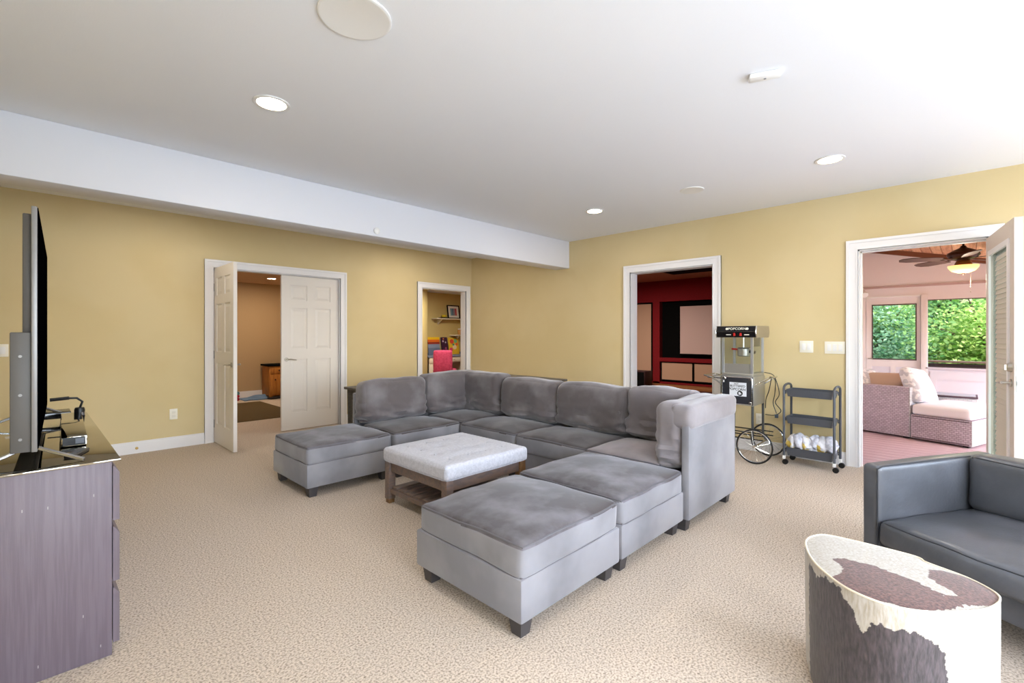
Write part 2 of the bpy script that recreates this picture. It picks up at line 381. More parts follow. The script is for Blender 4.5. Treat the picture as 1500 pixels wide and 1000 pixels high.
# ------------------------------------------------------------------ doors
def lever(parent, mat, face, z=.93, y=0, long=.11, dirx=1, name='handle'):
    # lever on plane y=face side: local y axis normal
    s = 1 if face > 0 else -1
    g = G(); mt = T(0, face, z)
    g.tube([(y, 0, 0), (y, s * .008, 0)], .027, 16, mat=mt); g.tube([(y, s * .005, 0), (y, s * .045, 0)], .009, 8, mat=mt)
    g.tube([(y, s * .045, 0), (y + dirx * long * .35, s * .05, .003), (y + dirx * long * .7, s * .05, -.004), (y + dirx * long, s * .046, -.008)], [.009, .009, .008, .006], 8, mat=mt)
    return g.build(name, mat, parent)
def six_panel(name, w, h, label, loc, rot, leverx, ldir, hinge_x):
    d = bpy.data.objects.new(name, None); COL.objects.link(d); d.location = loc; d.rotation_euler = (0, 0, rot)
    struct(d, label, 'door')
    t = .036; st = .11; ms = .10; rails = [(0, .23), (.93, 1.06), (1.60, 1.70), (h - .12, h)]
    g = G(); z0 = .01
    g.box(0, -t / 2, z0, st, t / 2, h); g.box(w - st, -t / 2, z0, w, t / 2, h); g.box(w / 2 - ms / 2, -t / 2, z0, w / 2 + ms / 2, t / 2, h)
    for a, b in rails:
        g.box(st, -t / 2, max(a, z0), w / 2 - ms / 2, t / 2, b); g.box(w / 2 + ms / 2, -t / 2, max(a, z0), w - st, t / 2, b)
    g.build('frame', m_trimdoor, d, smooth=False)
    for (za, zb) in ((.23, .93), (1.06, 1.60), (1.70, h - .12)):
        for (xa, xb) in ((st, w / 2 - ms / 2), (w / 2 + ms / 2, w - st)):
            pg = G(); pg.box(xa, -.008, za, xb, .008, zb)
            i = .03
            for s in (-1, 1):
                y0 = s * .008; y1 = s * .0155
                vs = [(xa + .012, y0, za + .012), (xb - .012, y0, za + .012), (xb - .012, y0, zb - .012), (xa + .012, y0, zb - .012),
                      (xa + i + .012, y1, za + i + .012), (xb - i - .012, y1, za + i + .012), (xb - i - .012, y1, zb - i - .012), (xa + i + .012, y1, zb - i - .012)]
                fs = [(0, 1, 5, 4), (1, 2, 6, 5), (2, 3, 7, 6), (3, 0, 4, 7), (4, 5, 6, 7)]
                pg.add(vs, fs if s < 0 else [f[::-1] for f in fs])
            pg.build('panel', m_trimdoor, d, smooth=False)
    lever(d, m_nickel, t / 2, y=leverx, dirx=ldir); lever(d, m_nickel, -t / 2, y=leverx, dirx=ldir)
    for hz in (.22, 1.02, 1.80):
        G().tube([(hinge_x, -t / 2 - .004, hz - .045), (hinge_x, -t / 2 - .004, hz + .045)], .008, 8).box(hinge_x - .02, -t / 2 - .003, hz - .045, hinge_x + .02, -t / 2 + .001, hz + .045).build('hinge', m_hinge, d)
    return d
# left leaf swung 90 degrees into the room
six_panel('door_1', .745, 2.02, 'left leaf of the white six-panel french doors, swung open into the room', (1.515, 6.295, 0), R(-90), .685, -1, 0.0)
six_panel('door_2', .755, 2.02, 'right leaf of the white six-panel french doors, closed', (3.012, 6.345, 0), R(180), .695, -1, .0)
for o in bpy.data.objects:
    pass
# porch door leaf (glazed), swung into the room
dd = bpy.data.objects.new('door_3', None); COL.objects.link(dd); dd.location = (5.425, -.128, 0)
dd.rotation_euler = (0, 0, math.atan2(-.115, -.90)); struct(dd, 'white porch door with a tall glass lite, open into the room', 'door')
w, h, t = .88, 2.03, .044
g = G(); g.box(0, -t / 2, .01, .13, t / 2, h, .002); g.box(w - .13, -t / 2, .01, w, t / 2, h, .002); g.box(.13, -t / 2, .01, w - .13, t / 2, .24); g.box(.13, -t / 2, h - .14, w - .13, t / 2, h)
g.build('frame', M('porch_door_paint', (214, 200, 188), .5), dd, smooth=False)
g = G()
for s in (-1, 1):
    y0, y1 = sorted((s * t / 2 - s * .004, s * (t / 2 + .010)))
    g.box(.11, y0, .22, .15, y1, h - .12); g.box(w - .15, y0, .22, w - .11, y1, h - .12); g.box(.15, y0, .22, w - .15, y1, .26); g.box(.15, y0, h - .16, w - .15, y1, h - .12)
g.build('glazing_bead', m_trim, dd, smooth=False)
G().box(.14, -.004, .25, w - .14, .004, h - .15).build('pane', m_glass_door, dd, smooth=False)
for i in range(43):      # closed slatted blind held inside the lite
    z = .275 + i * .0365
    G().add([(.30, -.0195, z), (w - .155, -.0195, z), (w - .155, -.0085, z + .036), (.30, -.0085, z + .036), (.30, -.0175, z - .002), (w - .155, -.0175, z - .002), (w - .155, -.0065, z + .034), (.30, -.0065, z + .034)], [(0, 1, 2, 3), (7, 6, 5, 4), (0, 4, 5, 1), (1, 5, 6, 2), (2, 6, 7, 3), (3, 7, 4, 0)]).build('slat', M('blind_slat', (206, 196, 182), .6), dd, smooth=False)
for s in (-1, 1):
    lever(dd, m_nickel, s * t / 2, z=.925, y=w - .065, long=.115, dirx=-1)
    G().tube([(w - .065, s * t / 2, 1.03), (w - .065, s * (t / 2 + .022), 1.03)], [.032, .027], 16).box(w - .071, min(s * (t / 2 + .020), s * (t / 2 + .035)), 1.012, w - .059, max(s * (t / 2 + .020), s * (t / 2 + .035)), 1.048).build('deadbolt', m_nickel, dd)
G().box(w - .001, -.013, .87, w + .002, .013, .98).box(w, -.009, .915, w + .008, .009, .94).build('latch_plate', m_hinge, dd)
G().box(w - .001, -.013, 1.0, w + .002, .013, 1.06).box(w, -.008, 1.02, w + .003, .008, 1.04).build('latch_plate', m_hinge, dd)
for hz in (.25, 1.02, 1.78): G().tube([(0, t / 2 + .003, hz - .05), (0, t / 2 + .003, hz + .05)], .008, 8).build('hinge', m_hinge, dd)

# ------------------------------------------------------------------ ceiling fittings
def downlight(x, y, z, label, e=9, col=(1, .97, .94), grp='recessed ceiling lights', d=1.0, est=9):
    t = thing('ceiling_light', label, 'light', (x, y, z), 0, None)
    G().lathe([(.098 * d, -.001), (.098 * d, -.006), (.092 * d, -.009), (.078 * d, -.007), (.076 * d, -.001)], n=32).build('trim_ring', m_white_pl, t)
    G().lathe([(.0001, -.003), (.076 * d, -.003)], n=32).build('diffuser', M('lamp_glow', (255, 246, 232), .5, emit=est), t)
    lamp('ceiling_light_lamp', 'AREA', (x, y, z - .02), e, col, .14)
    return t
downlight(.98, 2.90, HC, 'round recessed light above the chest of drawers end, large in view', 8)
downlight(4.28, .76, HC, 'round recessed light high on the right over the grey rolling cart side', 7)
downlight(4.28, 2.91, HC, 'round recessed light nearest the beam end and the theatre opening', 8)
downlight(.98, .50, HC, 'round recessed light overhead behind the camera', 4)
downlight(.98, 5.35, HC, 'added recessed light, unseen behind the ceiling beam on the left', 6)  # added lamp out of view, brightens the left wall
downlight(3.90, 5.35, HC, 'added recessed light, unseen behind the ceiling beam on the right', 11)  # second added lamp behind the beam, lifts the wall near the corner
def speaker(x, y, r, label):
    t = thing('ceiling_speaker', label, 'speaker', (x, y, HC))
    G().lathe([(r, 0), (r, -.006), (r - .006, -.009), (r - .012, -.008)], n=40).build('rim', m_white_pl, t)
    G().lathe([(.0001, -.0065), (r * .6, -.0068), (r - .010, -.0075)], n=40).build('grille', M('speaker_grille', (222, 222, 226), .7, bump=.3, bscale=400), t)
speaker(.96, 1.86, .150, 'large round white ceiling speaker grille at the top edge of the picture')
speaker(4.29, 1.84, .105, 'small round white ceiling speaker grille between two recessed lights')
t = thing('motion_sensor', 'white bar-shaped sensor fixed to the ceiling', 'sensor', (2.64, .75, HC), R(-68))
G().box(-.075, -.03, -.026, .075, .03, 0, bev=.008).build('housing', m_white_pl, t)
G().lathe([(.006, -.029), (.006, -.025)], n=10).build('lens', M('sensor_lens', (150, 150, 155), .3), t)
t = thing('smoke_sensor', 'small round white sensor on the face of the ceiling beam', 'sensor', (2.36, 4.138, 2.262))
G().tube([(0, 0, 0), (0, -.012, 0), (0, -.018, 0)], [.032, .032, .024], 20).build('housing', m_white_pl, t)

# ------------------------------------------------------------------ wall plates
def plate(x, y, z, w, hh, label, axis, kind):
    t = thing('wall_plate', label, 'switch' if kind != 'outlet' else 'outlet', (x, y, z), 0 if axis == 'x' else R(-90))
    if axis == 'y': t.rotation_euler = (0, 0, R(-90))
    # local: plate in XZ plane, facing -Y
    G().box(-w / 2, -.006, -hh / 2, w / 2, 0, hh / 2, bev=.002).build('cover', M('switch_plate', (240, 234, 218), .35), t)
    if kind == 'outlet':
        for s in (-1, 1): G().box(-.017, -.0075, s * .02 - .014, .017, -.005, s * .02 + .014, bev=.002).build('socket', M('switch_plate2', (230, 224, 208), .4), t)
    else:
        for i in range(kind):
            cx = (i - (kind - 1) / 2) * .046
            G().box(cx - .016, -.0085, -.033, cx + .016, -.005, .033, bev=.0015).build('rocker', m_white_pl, t)
plate(1.11, YL, .374, .072, .115, 'cream power outlet low on the yellow left wall', 'x', 'outlet')
plate(-.17, YL, 1.107, .072, .115, 'cream light switch at the far left edge of the yellow wall', 'x', 1)
plate(XR, 1.166, 1.13, .118, .118, 'cream two-gang switch on the right wall above the cart', 'y', 2)
plate(XR, .928, 1.125, .166, .118, 'cream three-gang switch beside the porch door casing', 'y', 3)
plate(XR, 1.60, .35, .072, .115, 'cream power outlet behind the popcorn cart', 'y', 'outlet')
t = thing('coax_socket', 'small brass cable socket on the left baseboard', 'socket', (.788, YL - .014, .055))
G().tube([(0, 0, 0), (0, -.006, 0)], .014, 12).tube([(0, 0, 0), (0, -.016, 0)], .005, 8).build('jack', M('brass', (190, 160, 100), .3, 1), t)

# ------------------------------------------------------------------ sectional sofa
def foot(parent, x, y, h=.085, w=.075):
    g = G(); a, b = w / 2, w / 2 * .72
    vs = [(x - b, y - b, 0), (x + b, y - b, 0), (x + b, y + b, 0), (x - b, y + b, 0), (x - a, y - a, h), (x + a, y - a, h), (x + a, y + a, h), (x - a, y + a, h)]
    g.add(vs, [(3, 2, 1, 0), (4, 5, 6, 7), (0, 1, 5, 4), (1, 2, 6, 5), (2, 3, 7, 6), (3, 0, 4, 7)])
    return g.build('foot', m_foot, parent, smooth=False)
def feet(t, hx, hy, ix=.06):
    for sx in (-1, 1):
        for sy in (-1, 1): foot(t, sx * (hx - ix), sy * (hy - ix))
def pipe(parent, rims, mat=None):
    for r_ in rims: r_.build('piping', mat or M('velvet_piping', (100, 97, 101), .8), parent)
def seatpart(t, x0, y0, x1, y1, z0=.255, z1=.40, seed=1, name='seat_cushion', mat=None, puff=.046, two=True):
    cx, cy, cz = (x0 + x1) / 2, (y0 + y1) / 2, (z0 + z1) / 2
    g, rim = cushion(x1 - x0, y1 - y0, z1 - z0, T(cx, cy, cz), r=.03, puff=(.007, .007, puff), amp=.009, freq=5, seed=seed, n=20)
    for v in range(len(g.v)):
        x, y, z = g.v[v]
        if z < z0 + .0: g.v[v] = (x, y, max(z, z0 - .004))
    # same velvet: top faces take a darker copy as painted shade, boxing stays lighter
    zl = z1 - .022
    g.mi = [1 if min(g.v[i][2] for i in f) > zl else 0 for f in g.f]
    o = g.build(name, [m_velvet_base, mat or m_velvet_top_shade], t)
    for (sg) in ((1, -1) if two else (1,)): rim(sg).build('piping', M('velvet_piping', (100, 97, 101), .8), o)
    return o
def backpart(t, x0, y0, x1, y1, z0, z1, seed, puff=(.02, .02, .02), r=.055, tilt=None, mat=None):
    cx, cy, cz = (x0 + x1) / 2, (y0 + y1) / 2, (z0 + z1) / 2
    mt = T(cx, cy, cz)
    if tilt: mt = mt @ (RY(tilt[1]) if tilt[0] == 'y' else RX(tilt[1]))
    g, rim = cushion(x1 - x0, y1 - y0, z1 - z0, mt, r=r, puff=puff, amp=.016, freq=5.5, seed=seed, n=26, wrinkle=.032)
    o = g.build('back_cushion', mat or m_velvet, t)
    return o, g
def ottoman(name, cx, cy, sx, sy, label, seed, cs=0):
    t = thing(name, label, 'ottoman', (cx, cy, 0))
    hx, hy = sx / 2, sy / 2
    G().box(-hx, -hy, .078, hx, hy, .258, bev=.010).build('base', m_velvet_base, t)
    seatpart(t, -hx + cs, -hy + cs * .6, hx - cs, hy - cs, .250, .392, seed, mat=m_velvet_top_shade)
    feet(t, hx, hy); return t
ottoman('ottoman', 1.750, 1.655, .745, .735, 'nearest grey velvet square ottoman at the near end of the sectional', 3, .008)
ottoman('ottoman', 1.835, 3.945, .74, .71, 'far grey velvet ottoman in front of the french doors, by the tufted bench', 5, .004)
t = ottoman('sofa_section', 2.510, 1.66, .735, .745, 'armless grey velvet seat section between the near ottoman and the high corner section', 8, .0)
t['category'] = 'sofa'
# corner F: X 2.885-3.70, Y 1.27-2.04
t = thing('sofa_section', 'near corner section of the grey velvet sectional, its tall smooth side panel towards the camera', 'sofa', (3.29, 1.66, 0))
G().box(-.41, -.37, .078, .40, .385, .258, bev=.010).build('base', m_velvet_base, t)
seatpart(t, -.408, -.205, .19, .385, .250, .40, 11, mat=M('grey_velvet_light_seat', (118, 109, 110), .85, rgb2=(136, 126, 127), scale=4, sheen=.4, spec=.15))
G().box(-.405, -.405, .078, .41, -.352, .70, bev=.012).box(.362, -.40, .078, .41, .385, .70, bev=.012).build('back_panel', m_velvet_base, t)
backpart(t, .17, -.17, .385, .38, .41, .815, 12, tilt=('y', 4), mat=m_velvet_pale)
o, _ = backpart(t, -.40, -.352, .36, -.160, .385, .80, 13, puff=(.012, .012, .015), r=.06, mat=m_velvet_pale)
# rolled top that laps over the side panel
g, _ = cushion(.815, .150, .155, T(0, -.347, .725), r=.040, puff=(.003, .004, .008), amp=.006, seed=21, n=16)
g.build('cushion_flap', m_velvet_pale, t)
feet(t, .41, .40)
# E and D: armless chairs along the right wall side
for (cy, sd, lab) in ((2.42, 15, 'armless grey velvet sofa seat, second from the near corner, its back cushion dimpled'),
                      (3.17, 17, 'armless grey velvet sofa seat directly beside the far corner section, facing the tufted bench')):
    t = thing('sofa_section', lab, 'sofa', (3.29, cy, 0))
    G().box(-.38, -.37, .078, .40, .37, .258, bev=.010).build('base', m_velvet_base, t)
    seatpart(t, -.385, -.372, .19, .372, .250, .398, sd, mat=m_velvet_deep_shade)
    G().box(.362, -.37, .078, .41, .37, .68, bev=.012).build('back_panel', m_velvet_base, t)
    o, _ = backpart(t, .15, -.372, .385, .372, .405, .80, sd + 1, puff=(.03, .005, .018), r=.07, tilt=('y', 5))
    if sd == 15: G().tube([(0, 0, 0), (.006, 0, 0)], .012, 12).build('tuft_button', m_velvet, o, loc=(.135, -.33, .60))
    feet(t, .39, .37)
# corner C: X 2.88-3.70, Y 3.545-4.33
t = thing('sofa_section', 'far corner section of the grey velvet sectional with two back cushions, beside the nook opening', 'sofa', (3.29, 3.94, 0))
G().box(-.34, -.385, .078, .40, .385, .258, bev=.010).build('base', m_velvet_base, t)
seatpart(t, -.335, -.382, .19, .20, .250, .398, 23, mat=m_velvet_deep_shade)
G().box(.362, -.385, .078, .41, .395, .68, bev=.012).box(-.34, .347, .078, .41, .395, .68, bev=.012).build('back_panel', m_velvet_base, t)
backpart(t, .15, -.38, .385, .20, .405, .825, 24, puff=(.025, .005, .018), tilt=('y', 4))
backpart(t, -.335, .15, .37, .375, .405, .825, 25, puff=(.005, .025, .018), tilt=('x', -4))
feet(t, .40, .385)
# B: armless chair, back to the left wall
t = thing('sofa_section', 'armless grey velvet sofa seat at the far left, next to the far ottoman', 'sofa', (2.575, 3.94, 0))
G().box(-.365, -.385, .078, .365, .385, .258, bev=.010).build('base', m_velvet_base, t)
seatpart(t, -.365, -.385, .365, .20, .250, .398, 31, mat=m_velvet_deep_shade)
G().box(-.365, .347, .078, .365, .395, .68, bev=.012).build('back_panel', m_velvet_base, t)
backpart(t, -.365, .14, .365, .375, .405, .80, 32, puff=(.005, .03, .018), r=.07, tilt=('x', -5))
feet(t, .365, .385)

# ------------------------------------------------------------------ tufted bench table
t = thing('upholstered_coffee_table', 'square coffee table with a tufted pale grey top and slatted wooden shelf', 'table', (2.225, 2.755, 0))
hx = hy = .372
tufts = [((i - 1.5) * .165, (j - 1.5) * .165) for i in range(4) for j in range(4)]
g, rim = cushion(.775, .775, .105, T(0, 0, .360), r=.028, puff=(.003, .003, .012), amp=.002, freq=9, seed=4, n=44)
for k in range(len(g.v)):
    x, y, z = g.v[k]
    if z > .38:
        for (a, c) in tufts:
            q = ((x - a) ** 2 + (y - c) ** 2) / .0009
            if q < 9: z -= .011 * math.exp(-q)
        for q in (x, y):
            e = min(abs(q - (m_ - 1.5) * .165) for m_ in range(4)); z -= .0025 * math.exp(-(e / .008) ** 2)
        g.v[k] = (x, y, z)
cush = g.build('tufted_cushion', m_linen, t)
for (a, c) in tufts: G().lathe([(.0001, .006), (.006, .004), (.009, 0)], n=8).build('button', m_linen, cush, loc=(a, c, .410))
rim(-1, .004).build('piping', m_linen, cush)
for sx in (-1, 1):
    for sy in (-1, 1):
        a, c = sx * (hx - .028), sy * (hy - .028)
        lg = G().box(a - .028, c - .028, .03, a + .028, c + .028, .31, bev=.002).build('leg', m_endwood if (sx > 0 and sy < 0) else m_greywood, t)
        G().box(a - .024, c - .024, 0, a + .024, c + .024, .03, bev=.004).build('foot_cap', m_endwood, lg)
for s in (-1, 1):
    G().box(-hx + .056, s * (hy - .028) - .012, .235, hx - .056, s * (hy - .028) + .012, .308, bev=.002).build('apron', m_greywood, t)
    G().box(s * (hx - .028) - .012, -hy + .056, .235, s * (hx - .028) + .012, hy - .056, .308, bev=.002).build('apron', m_greywood, t)
    G().box(s * (hx - .028) - .016, -hy + .056, .075, s * (hx - .028) + .016, hy - .056, .105, bev=.002).build('shelf_rail', m_greywood, t)
for i in range(7):
    y = -.288 + i * .096
    G().box(-hx + .03, y - .032, .105, hx - .03, y + .032, .122, bev=.002).build('slat', m_greywood, t)

# ------------------------------------------------------------------ console tables behind the sofa
def console(label, loc, lx, ly, rotz, knobs, H=.75):
    t = thing('console_table', label, 'table', loc, rotz)
    G().box(-lx / 2, -ly / 2, H - .025, lx / 2, ly / 2, H, bev=.004).build('tabletop', m_darkwood, t)
    G().box(-lx / 2 + .05, -ly / 2 + .03, H - .13, lx / 2 - .05, ly / 2 - .03, H - .025).build('apron', m_darkwood, t)
    for sx in (-1, 1):
        for sy in (-1, 1):
            x, y = sx * (lx / 2 - .05), sy * (ly / 2 - .045)
            G().tube([(x, y, 0), (x, y, H - .025)], [.022, .034], 4).build('leg', m_darkwood, t, smooth=False)
    for kx in knobs:
        dr = G().box(kx - .18, -ly / 2 + .018, H - .115, kx + .18, -ly / 2 + .032, H - .038, bev=.002).build('drawer', m_darkwood, t)
        G().tube([(kx, -ly / 2 + .02, H - .075), (kx, -ly / 2 + .0, H - .075)], [.006, .013], 12).build('knob', M('dark_knob', (60, 52, 44), .4), dr)
console('dark grey wooden console table behind the far left sofa seat, near the french doors', (2.98, 4.53, 0), 1.36, .34, 0, (-.43, 0, .43), .705)
console('dark grey wooden console table behind the sofa on the right wall side', (4.03, 3.92, 0), 1.35, .42, R(-90), (-.4, 0, .4))

# ------------------------------------------------------------------ chest of drawers and what stands on it
DT = .762
t = thing('chest_of_drawers', 'dark espresso chest of drawers with a black glass top at the left edge', 'dresser', (0, 3.20, 0))
y0, y1 = -.80, .80
G().box(-.24, y0, 0, .225, y0 + .025, DT - .008, bev=.001).build('side_panel', m_espresso, t)
G().box(-.24, y1 - .025, 0, .225, y1, DT - .008, bev=.001).build('side_panel', m_espresso, t)
G().box(-.24, y0 + .025, .05, -.23, y1 - .025, DT - .03).build('back_panel', m_espresso, t)
G().box(-.24, y0 + .025, .05, .20, y1 - .025, .065).build('bottom_panel', m_espresso, t)
G().box(-.24, y0 + .025, DT - .033, .225, y1 - .025, DT - .008).build('top_panel', m_espresso, t)
G().box(-.242, y0 - .002, DT - .008, .252, y1 + .002, DT, bev=.001).build('glass_top', m_gloss, t)
for (za, zb) in ((.045, .262), (.285, .500), (.523, .738)):
    for (ya, yb) in ((y0 + .003, -.002), (.002, y1 - .003)):
        # drawer front with a chamfered upper lip that serves as the pull
        poly = [(.228, za), (.248, za), (.248, zb - .028), (.232, zb - .003), (.228, zb - .003)]
        n = len(poly); vs = [(x, ya, z) for x, z in poly] + [(x, yb, z) for x, z in poly]
        fs = [tuple(range(n)), tuple(range(n, 2 * n))[::-1]] + [(k, n + k, n + (k + 1) % n, (k + 1) % n) for k in range(n)]
        G().add(vs, fs).build('drawer_front', m_espresso, t, smooth=False)
for (a, b_, c_) in ((-.02, -.8005, .62), (.045, -.8005, .615), (.17, -.8005, .63), (.14, -.8005, .18), (.02, -.8005, .05), (.19, -.8005, .045)):
    G().box(a, b_, c_, a + .003, -.7995, c_ + .010).build('scuff_mark', M('scuff', (160, 152, 150), .7), t, smooth=False)

# TV: stands on V-shaped feet, slightly turned
tv = thing('television', 'large flat black television seen edge-on, standing on the chest of drawers', 'television', (.016, 2.43, DT), -math.atan2(.052, 1.53))
L = 1.53; z0, z1 = .062, .955
G().box(-.012, 0, z0, .004, L, z1, bev=.002).build('bezel', M('tv_bezel_grey', (128, 126, 124), .4, .5), tv)
G().box(.004, .004, z0 + .010, .0065, L - .004, z1 - .004).build('screen', m_screen, tv)
G().box(-.036, .05, z0 + .40, -.012, L - .05, z1 - .02, bev=.004).build('upper_back', m_tvback, tv)
G().box(-.066, .012, z0, -.012, L - .012, z0 + .435, bev=.004).build('lower_housing', m_tvback, tv)
for z in (.11, .27, .41): G().tube([(-.04, .0125, z), (-.04, .009, z)], .005, 10).build('screw', M('tv_screw', (130, 128, 126), .4, .5), tv)
for yy in (.10, L - .12):
    G().tube([(-.02, yy, z0 + .01), (.04, yy - .03, .045), (.13, yy - .07, .007)], .0075, 6).tube([(-.02, yy, z0 + .01), (-.08, yy - .02, .045), (-.19, yy - .06, .007)], .0075, 6).build('stand_foot', m_silver, tv)
t = thing('soundbar', 'long glossy black soundbar lying in front of the television', 'soundbar', (.135, 2.78, DT), R(-2))
G().box(-.042, 0, .006, .042, .86, .048, bev=.003).build('body', M('glossy_black', (150, 146, 136), .05, 1), t)
G().box(-.036, -.002, .010, .036, 0, .044).build('end_cap', m_blackp, t)
G().box(.004, -.003, .016, .032, -.002, .038).build('label_sticker', M('grey_sticker', (96, 98, 104), .5), t)
G().box(-.03, .05, 0, .03, .09, .006).box(-.03, .77, 0, .03, .81, .006).build('foot', m_blackp, t)
t = thing('remote_control', 'small black remote lying in front of the soundbar', 'remote control', (.135, 2.60, DT), R(70))
G().box(-.07, -.02, 0, .07, .02, .014, bev=.004).build('body', m_blackp, t)
for i in range(4): G().box(-.05 + i * .026, -.011, .014, -.036 + i * .026, .011, .0155).build('button', M('dark_grey_button', (90, 92, 98), .5), t)
t = thing('cable_box', 'flat black box lying behind the soundbar at the far end of the chest', 'electronics', (.06, 3.84, DT))
G().box(-.11, -.08, .004, .11, .08, .040, bev=.003).build('case', M('glossy_black2', (20, 20, 21), .12), t)
G().box(-.10, -.07, 0, -.07, -.04, .004).box(.07, .04, 0, .10, .07, .004).box(-.10, .04, 0, -.07, .07, .004).box(.07, -.07, 0, .10, -.04, .004).build('foot', m_blackp, t)
t = thing('webcam', 'small black camera on a bent arm clipped at the far corner of the chest', 'camera', (.205, 3.74, DT))
G().lathe([(.022, 0), (.024, .008), (.024, .05), (.02, .062)], n=20).build('body', m_blackp, t)
G().lathe([(.0248, .018), (.0248, .036)], n=20).build('silver_band', m_chrome, t)
G().tube([(.0, 0, .055), (.012, .0, .095), (-.012, .0, .118), (-.06, -.005, .122)], .006, 8).tube([(-.045, -.005, .122), (-.125, -.01, .118)], .0095, 8).build('arm', m_blackp, t)

# ------------------------------------------------------------------ popcorn machine on its wheeled cart
t = thing('popcorn_machine', 'old-style popcorn machine on a two-wheeled cart by the right wall', 'popcorn machine', (4.93, 1.48, 0))
D_, Wd = .35, .33       # depth along X, width along Y (0..Wd)
m_navy = M('black_enamel', (40, 40, 46), .35)
G().box(0, .02, .55, D_, Wd, .835, bev=.003).build('cabinet', m_steel, t)
fd = G().box(-.008, .025, .556, 0, Wd - .005, .832, bev=.002).build('cabinet_door', m_navy, t)
rp = []
for (a, c, s1, s2) in ((.045, .573, -1, -1), (Wd - .025, .573, 1, -1), (Wd - .025, .815, 1, 1), (.045, .815, -1, 1)):
    for k in range(5):
        th = {(-1, -1): 180, (1, -1): 270, (1, 1): 0, (-1, 1): 90}[(s1, s2)] + k * 22.5
        rp.append((-.010, a + .012 * math.cos(R(th)), c + .012 * math.sin(R(th))))
G().tube(rp, .004, 6, closed=True).build('door_trim', m_chrome, fd)
for (a, c) in ((.052, .575), (.052, .812), (Wd - .033, .812), (Wd - .033, .575)): G().lathe([(.0001, 0), (.016, 0), (.012, .004)], n=10, mat=T(-.009, a, c) @ RY(-90)).build('corner_cap', m_chrome, fd)
G().tube([(-.011, Wd - .03, .79), (-.016, Wd - .03, .77)], .008, 8).build('latch', m_chrome, fd)
m_sign = M('sign_white_print', (220, 222, 228), .5)
G().box(-.0105, .085, .640, -.0085, .245, .775).build('sign', m_sign, fd)
def text(body, size, parent, loc, mat, rot, ext=.0008, align='CENTER', name='lettering'):
    c = bpy.data.curves.new('t', 'FONT'); c.body = body; c.size = size; c.extrude = ext; c.align_x = align; c.align_y = 'CENTER'; c.offset = size * .012
    tmp = bpy.data.objects.new('t', c); COL.objects.link(tmp)
    dg = bpy.context.evaluated_depsgraph_get(); me = bpy.data.meshes.new_from_object(tmp.evaluated_get(dg))
    bpy.data.objects.remove(tmp); me.materials.clear(); me.materials.append(mat)
    o = bpy.data.objects.new(name, me); COL.objects.link(o); o.parent = parent; o.location = loc; o.rotation_euler = rot; return o
m_ink = M('sign_black_ink', (20, 20, 24), .6)
rt = (R(90), 0, R(-90))
text('HOT', .020, fd, (-.011, .180, .762), m_ink, rt); text('BUTTERED', .030, fd, (-.011, .168, .738), m_ink, rt); text('POPCORN', .034, fd, (-.011, .172, .706), m_ink, rt)
G().lathe([(.0001, 0), (.026, 0), (.026, .001)], n=20, mat=T(-.0105, .145, .668) @ RY(-90)).build('emblem', m_ink, fd)
g = G()
for (a, c, r_) in ((.150, .672, .010), (.138, .664, .007), (.152, .658, .006)): g.lathe([(.0001, 0), (r_, 0), (r_ * .9, .001)], n=10, mat=T(-.012, a, c) @ RY(-90))
g.build('popped_kernel', m_sign, fd)
# legs, rails, wheels
for (x, y) in ((.012, .035), (D_ - .012, .035), (.012, Wd - .01), (D_ - .012, Wd - .01)):
    G().box(x - .010, y - .010, .21 if y < .1 else 0, x + .010, y + .010, .55, bev=.001).build('leg', M('leg_steel', (96, 98, 100), .4, .7), t)
for z in (.225, .265):
    for x in (.012, D_ - .012): G().tube([(x, -.06, z), (x, Wd, z)], .006, 6).build('rail', m_blackp, t)
for x in (.012, D_ - .012): G().tube([(x, .035, .215), (x, .005, .168)], .010, 6).build('axle_bracket', M('leg_steel', (96, 98, 100), .4, .7), t)
G().tube([(-.045, .005, .168), (D_ + .045, .005, .168)], .007, 8).build('axle', m_chrome, t)
for x in (-.04, D_ + .04):
    ring = [(x, .005 + .160 * math.cos(2 * PI * k / 48), .168 + .160 * math.sin(2 * PI * k / 48)) for k in range(48)]
    wh = G().tube(ring, .0078, 8, closed=True).build('wheel', m_blackp, t)
    ring2 = [(x, .005 + .151 * math.cos(2 * PI * k / 48), .168 + .151 * math.sin(2 * PI * k / 48)) for k in range(48)]
    G().tube(ring2, .005, 6, closed=True).build('rim', m_chrome, wh)
    g = G()
    for k in range(18):
        a = 2 * PI * k / 18; g.tube([(x + (.012 if k % 2 else -.012), .005 + .012 * math.cos(a), .168 + .012 * math.sin(a)), (x, .005 + .150 * math.cos(a), .168 + .150 * math.sin(a))], .0012, 4)
    g.build('spokes', m_chrome, wh)
    G().tube([(x - .02, .005, .168), (x + .02, .005, .168)], .014, 12).build('hub', m_chrome, wh)
# trays and handles either end
G().prism([(0.02, Wd), (D_ - .02, Wd), (D_ - .05, Wd + .16), (.05, Wd + .16)], .800, .812).tube([(.0, Wd + .0, .75), (.02, Wd + .10, .808), (.03, Wd + .185, .826), (D_ - .03, Wd + .185, .826), (D_ - .02, Wd + .10, .808), (D_, Wd, .75)], .007, 8).build('side_tray', m_chrome, t)
G().tube([(.01, .02, .75), (.02, -.05, .80), (.03, -.10, .83), (.15, -.115, .835), (D_ - .04, -.10, .83), (D_ - .02, -.05, .80), (D_ - .01, .02, .75)], .008, 8).build('push_handle', m_chrome, t)
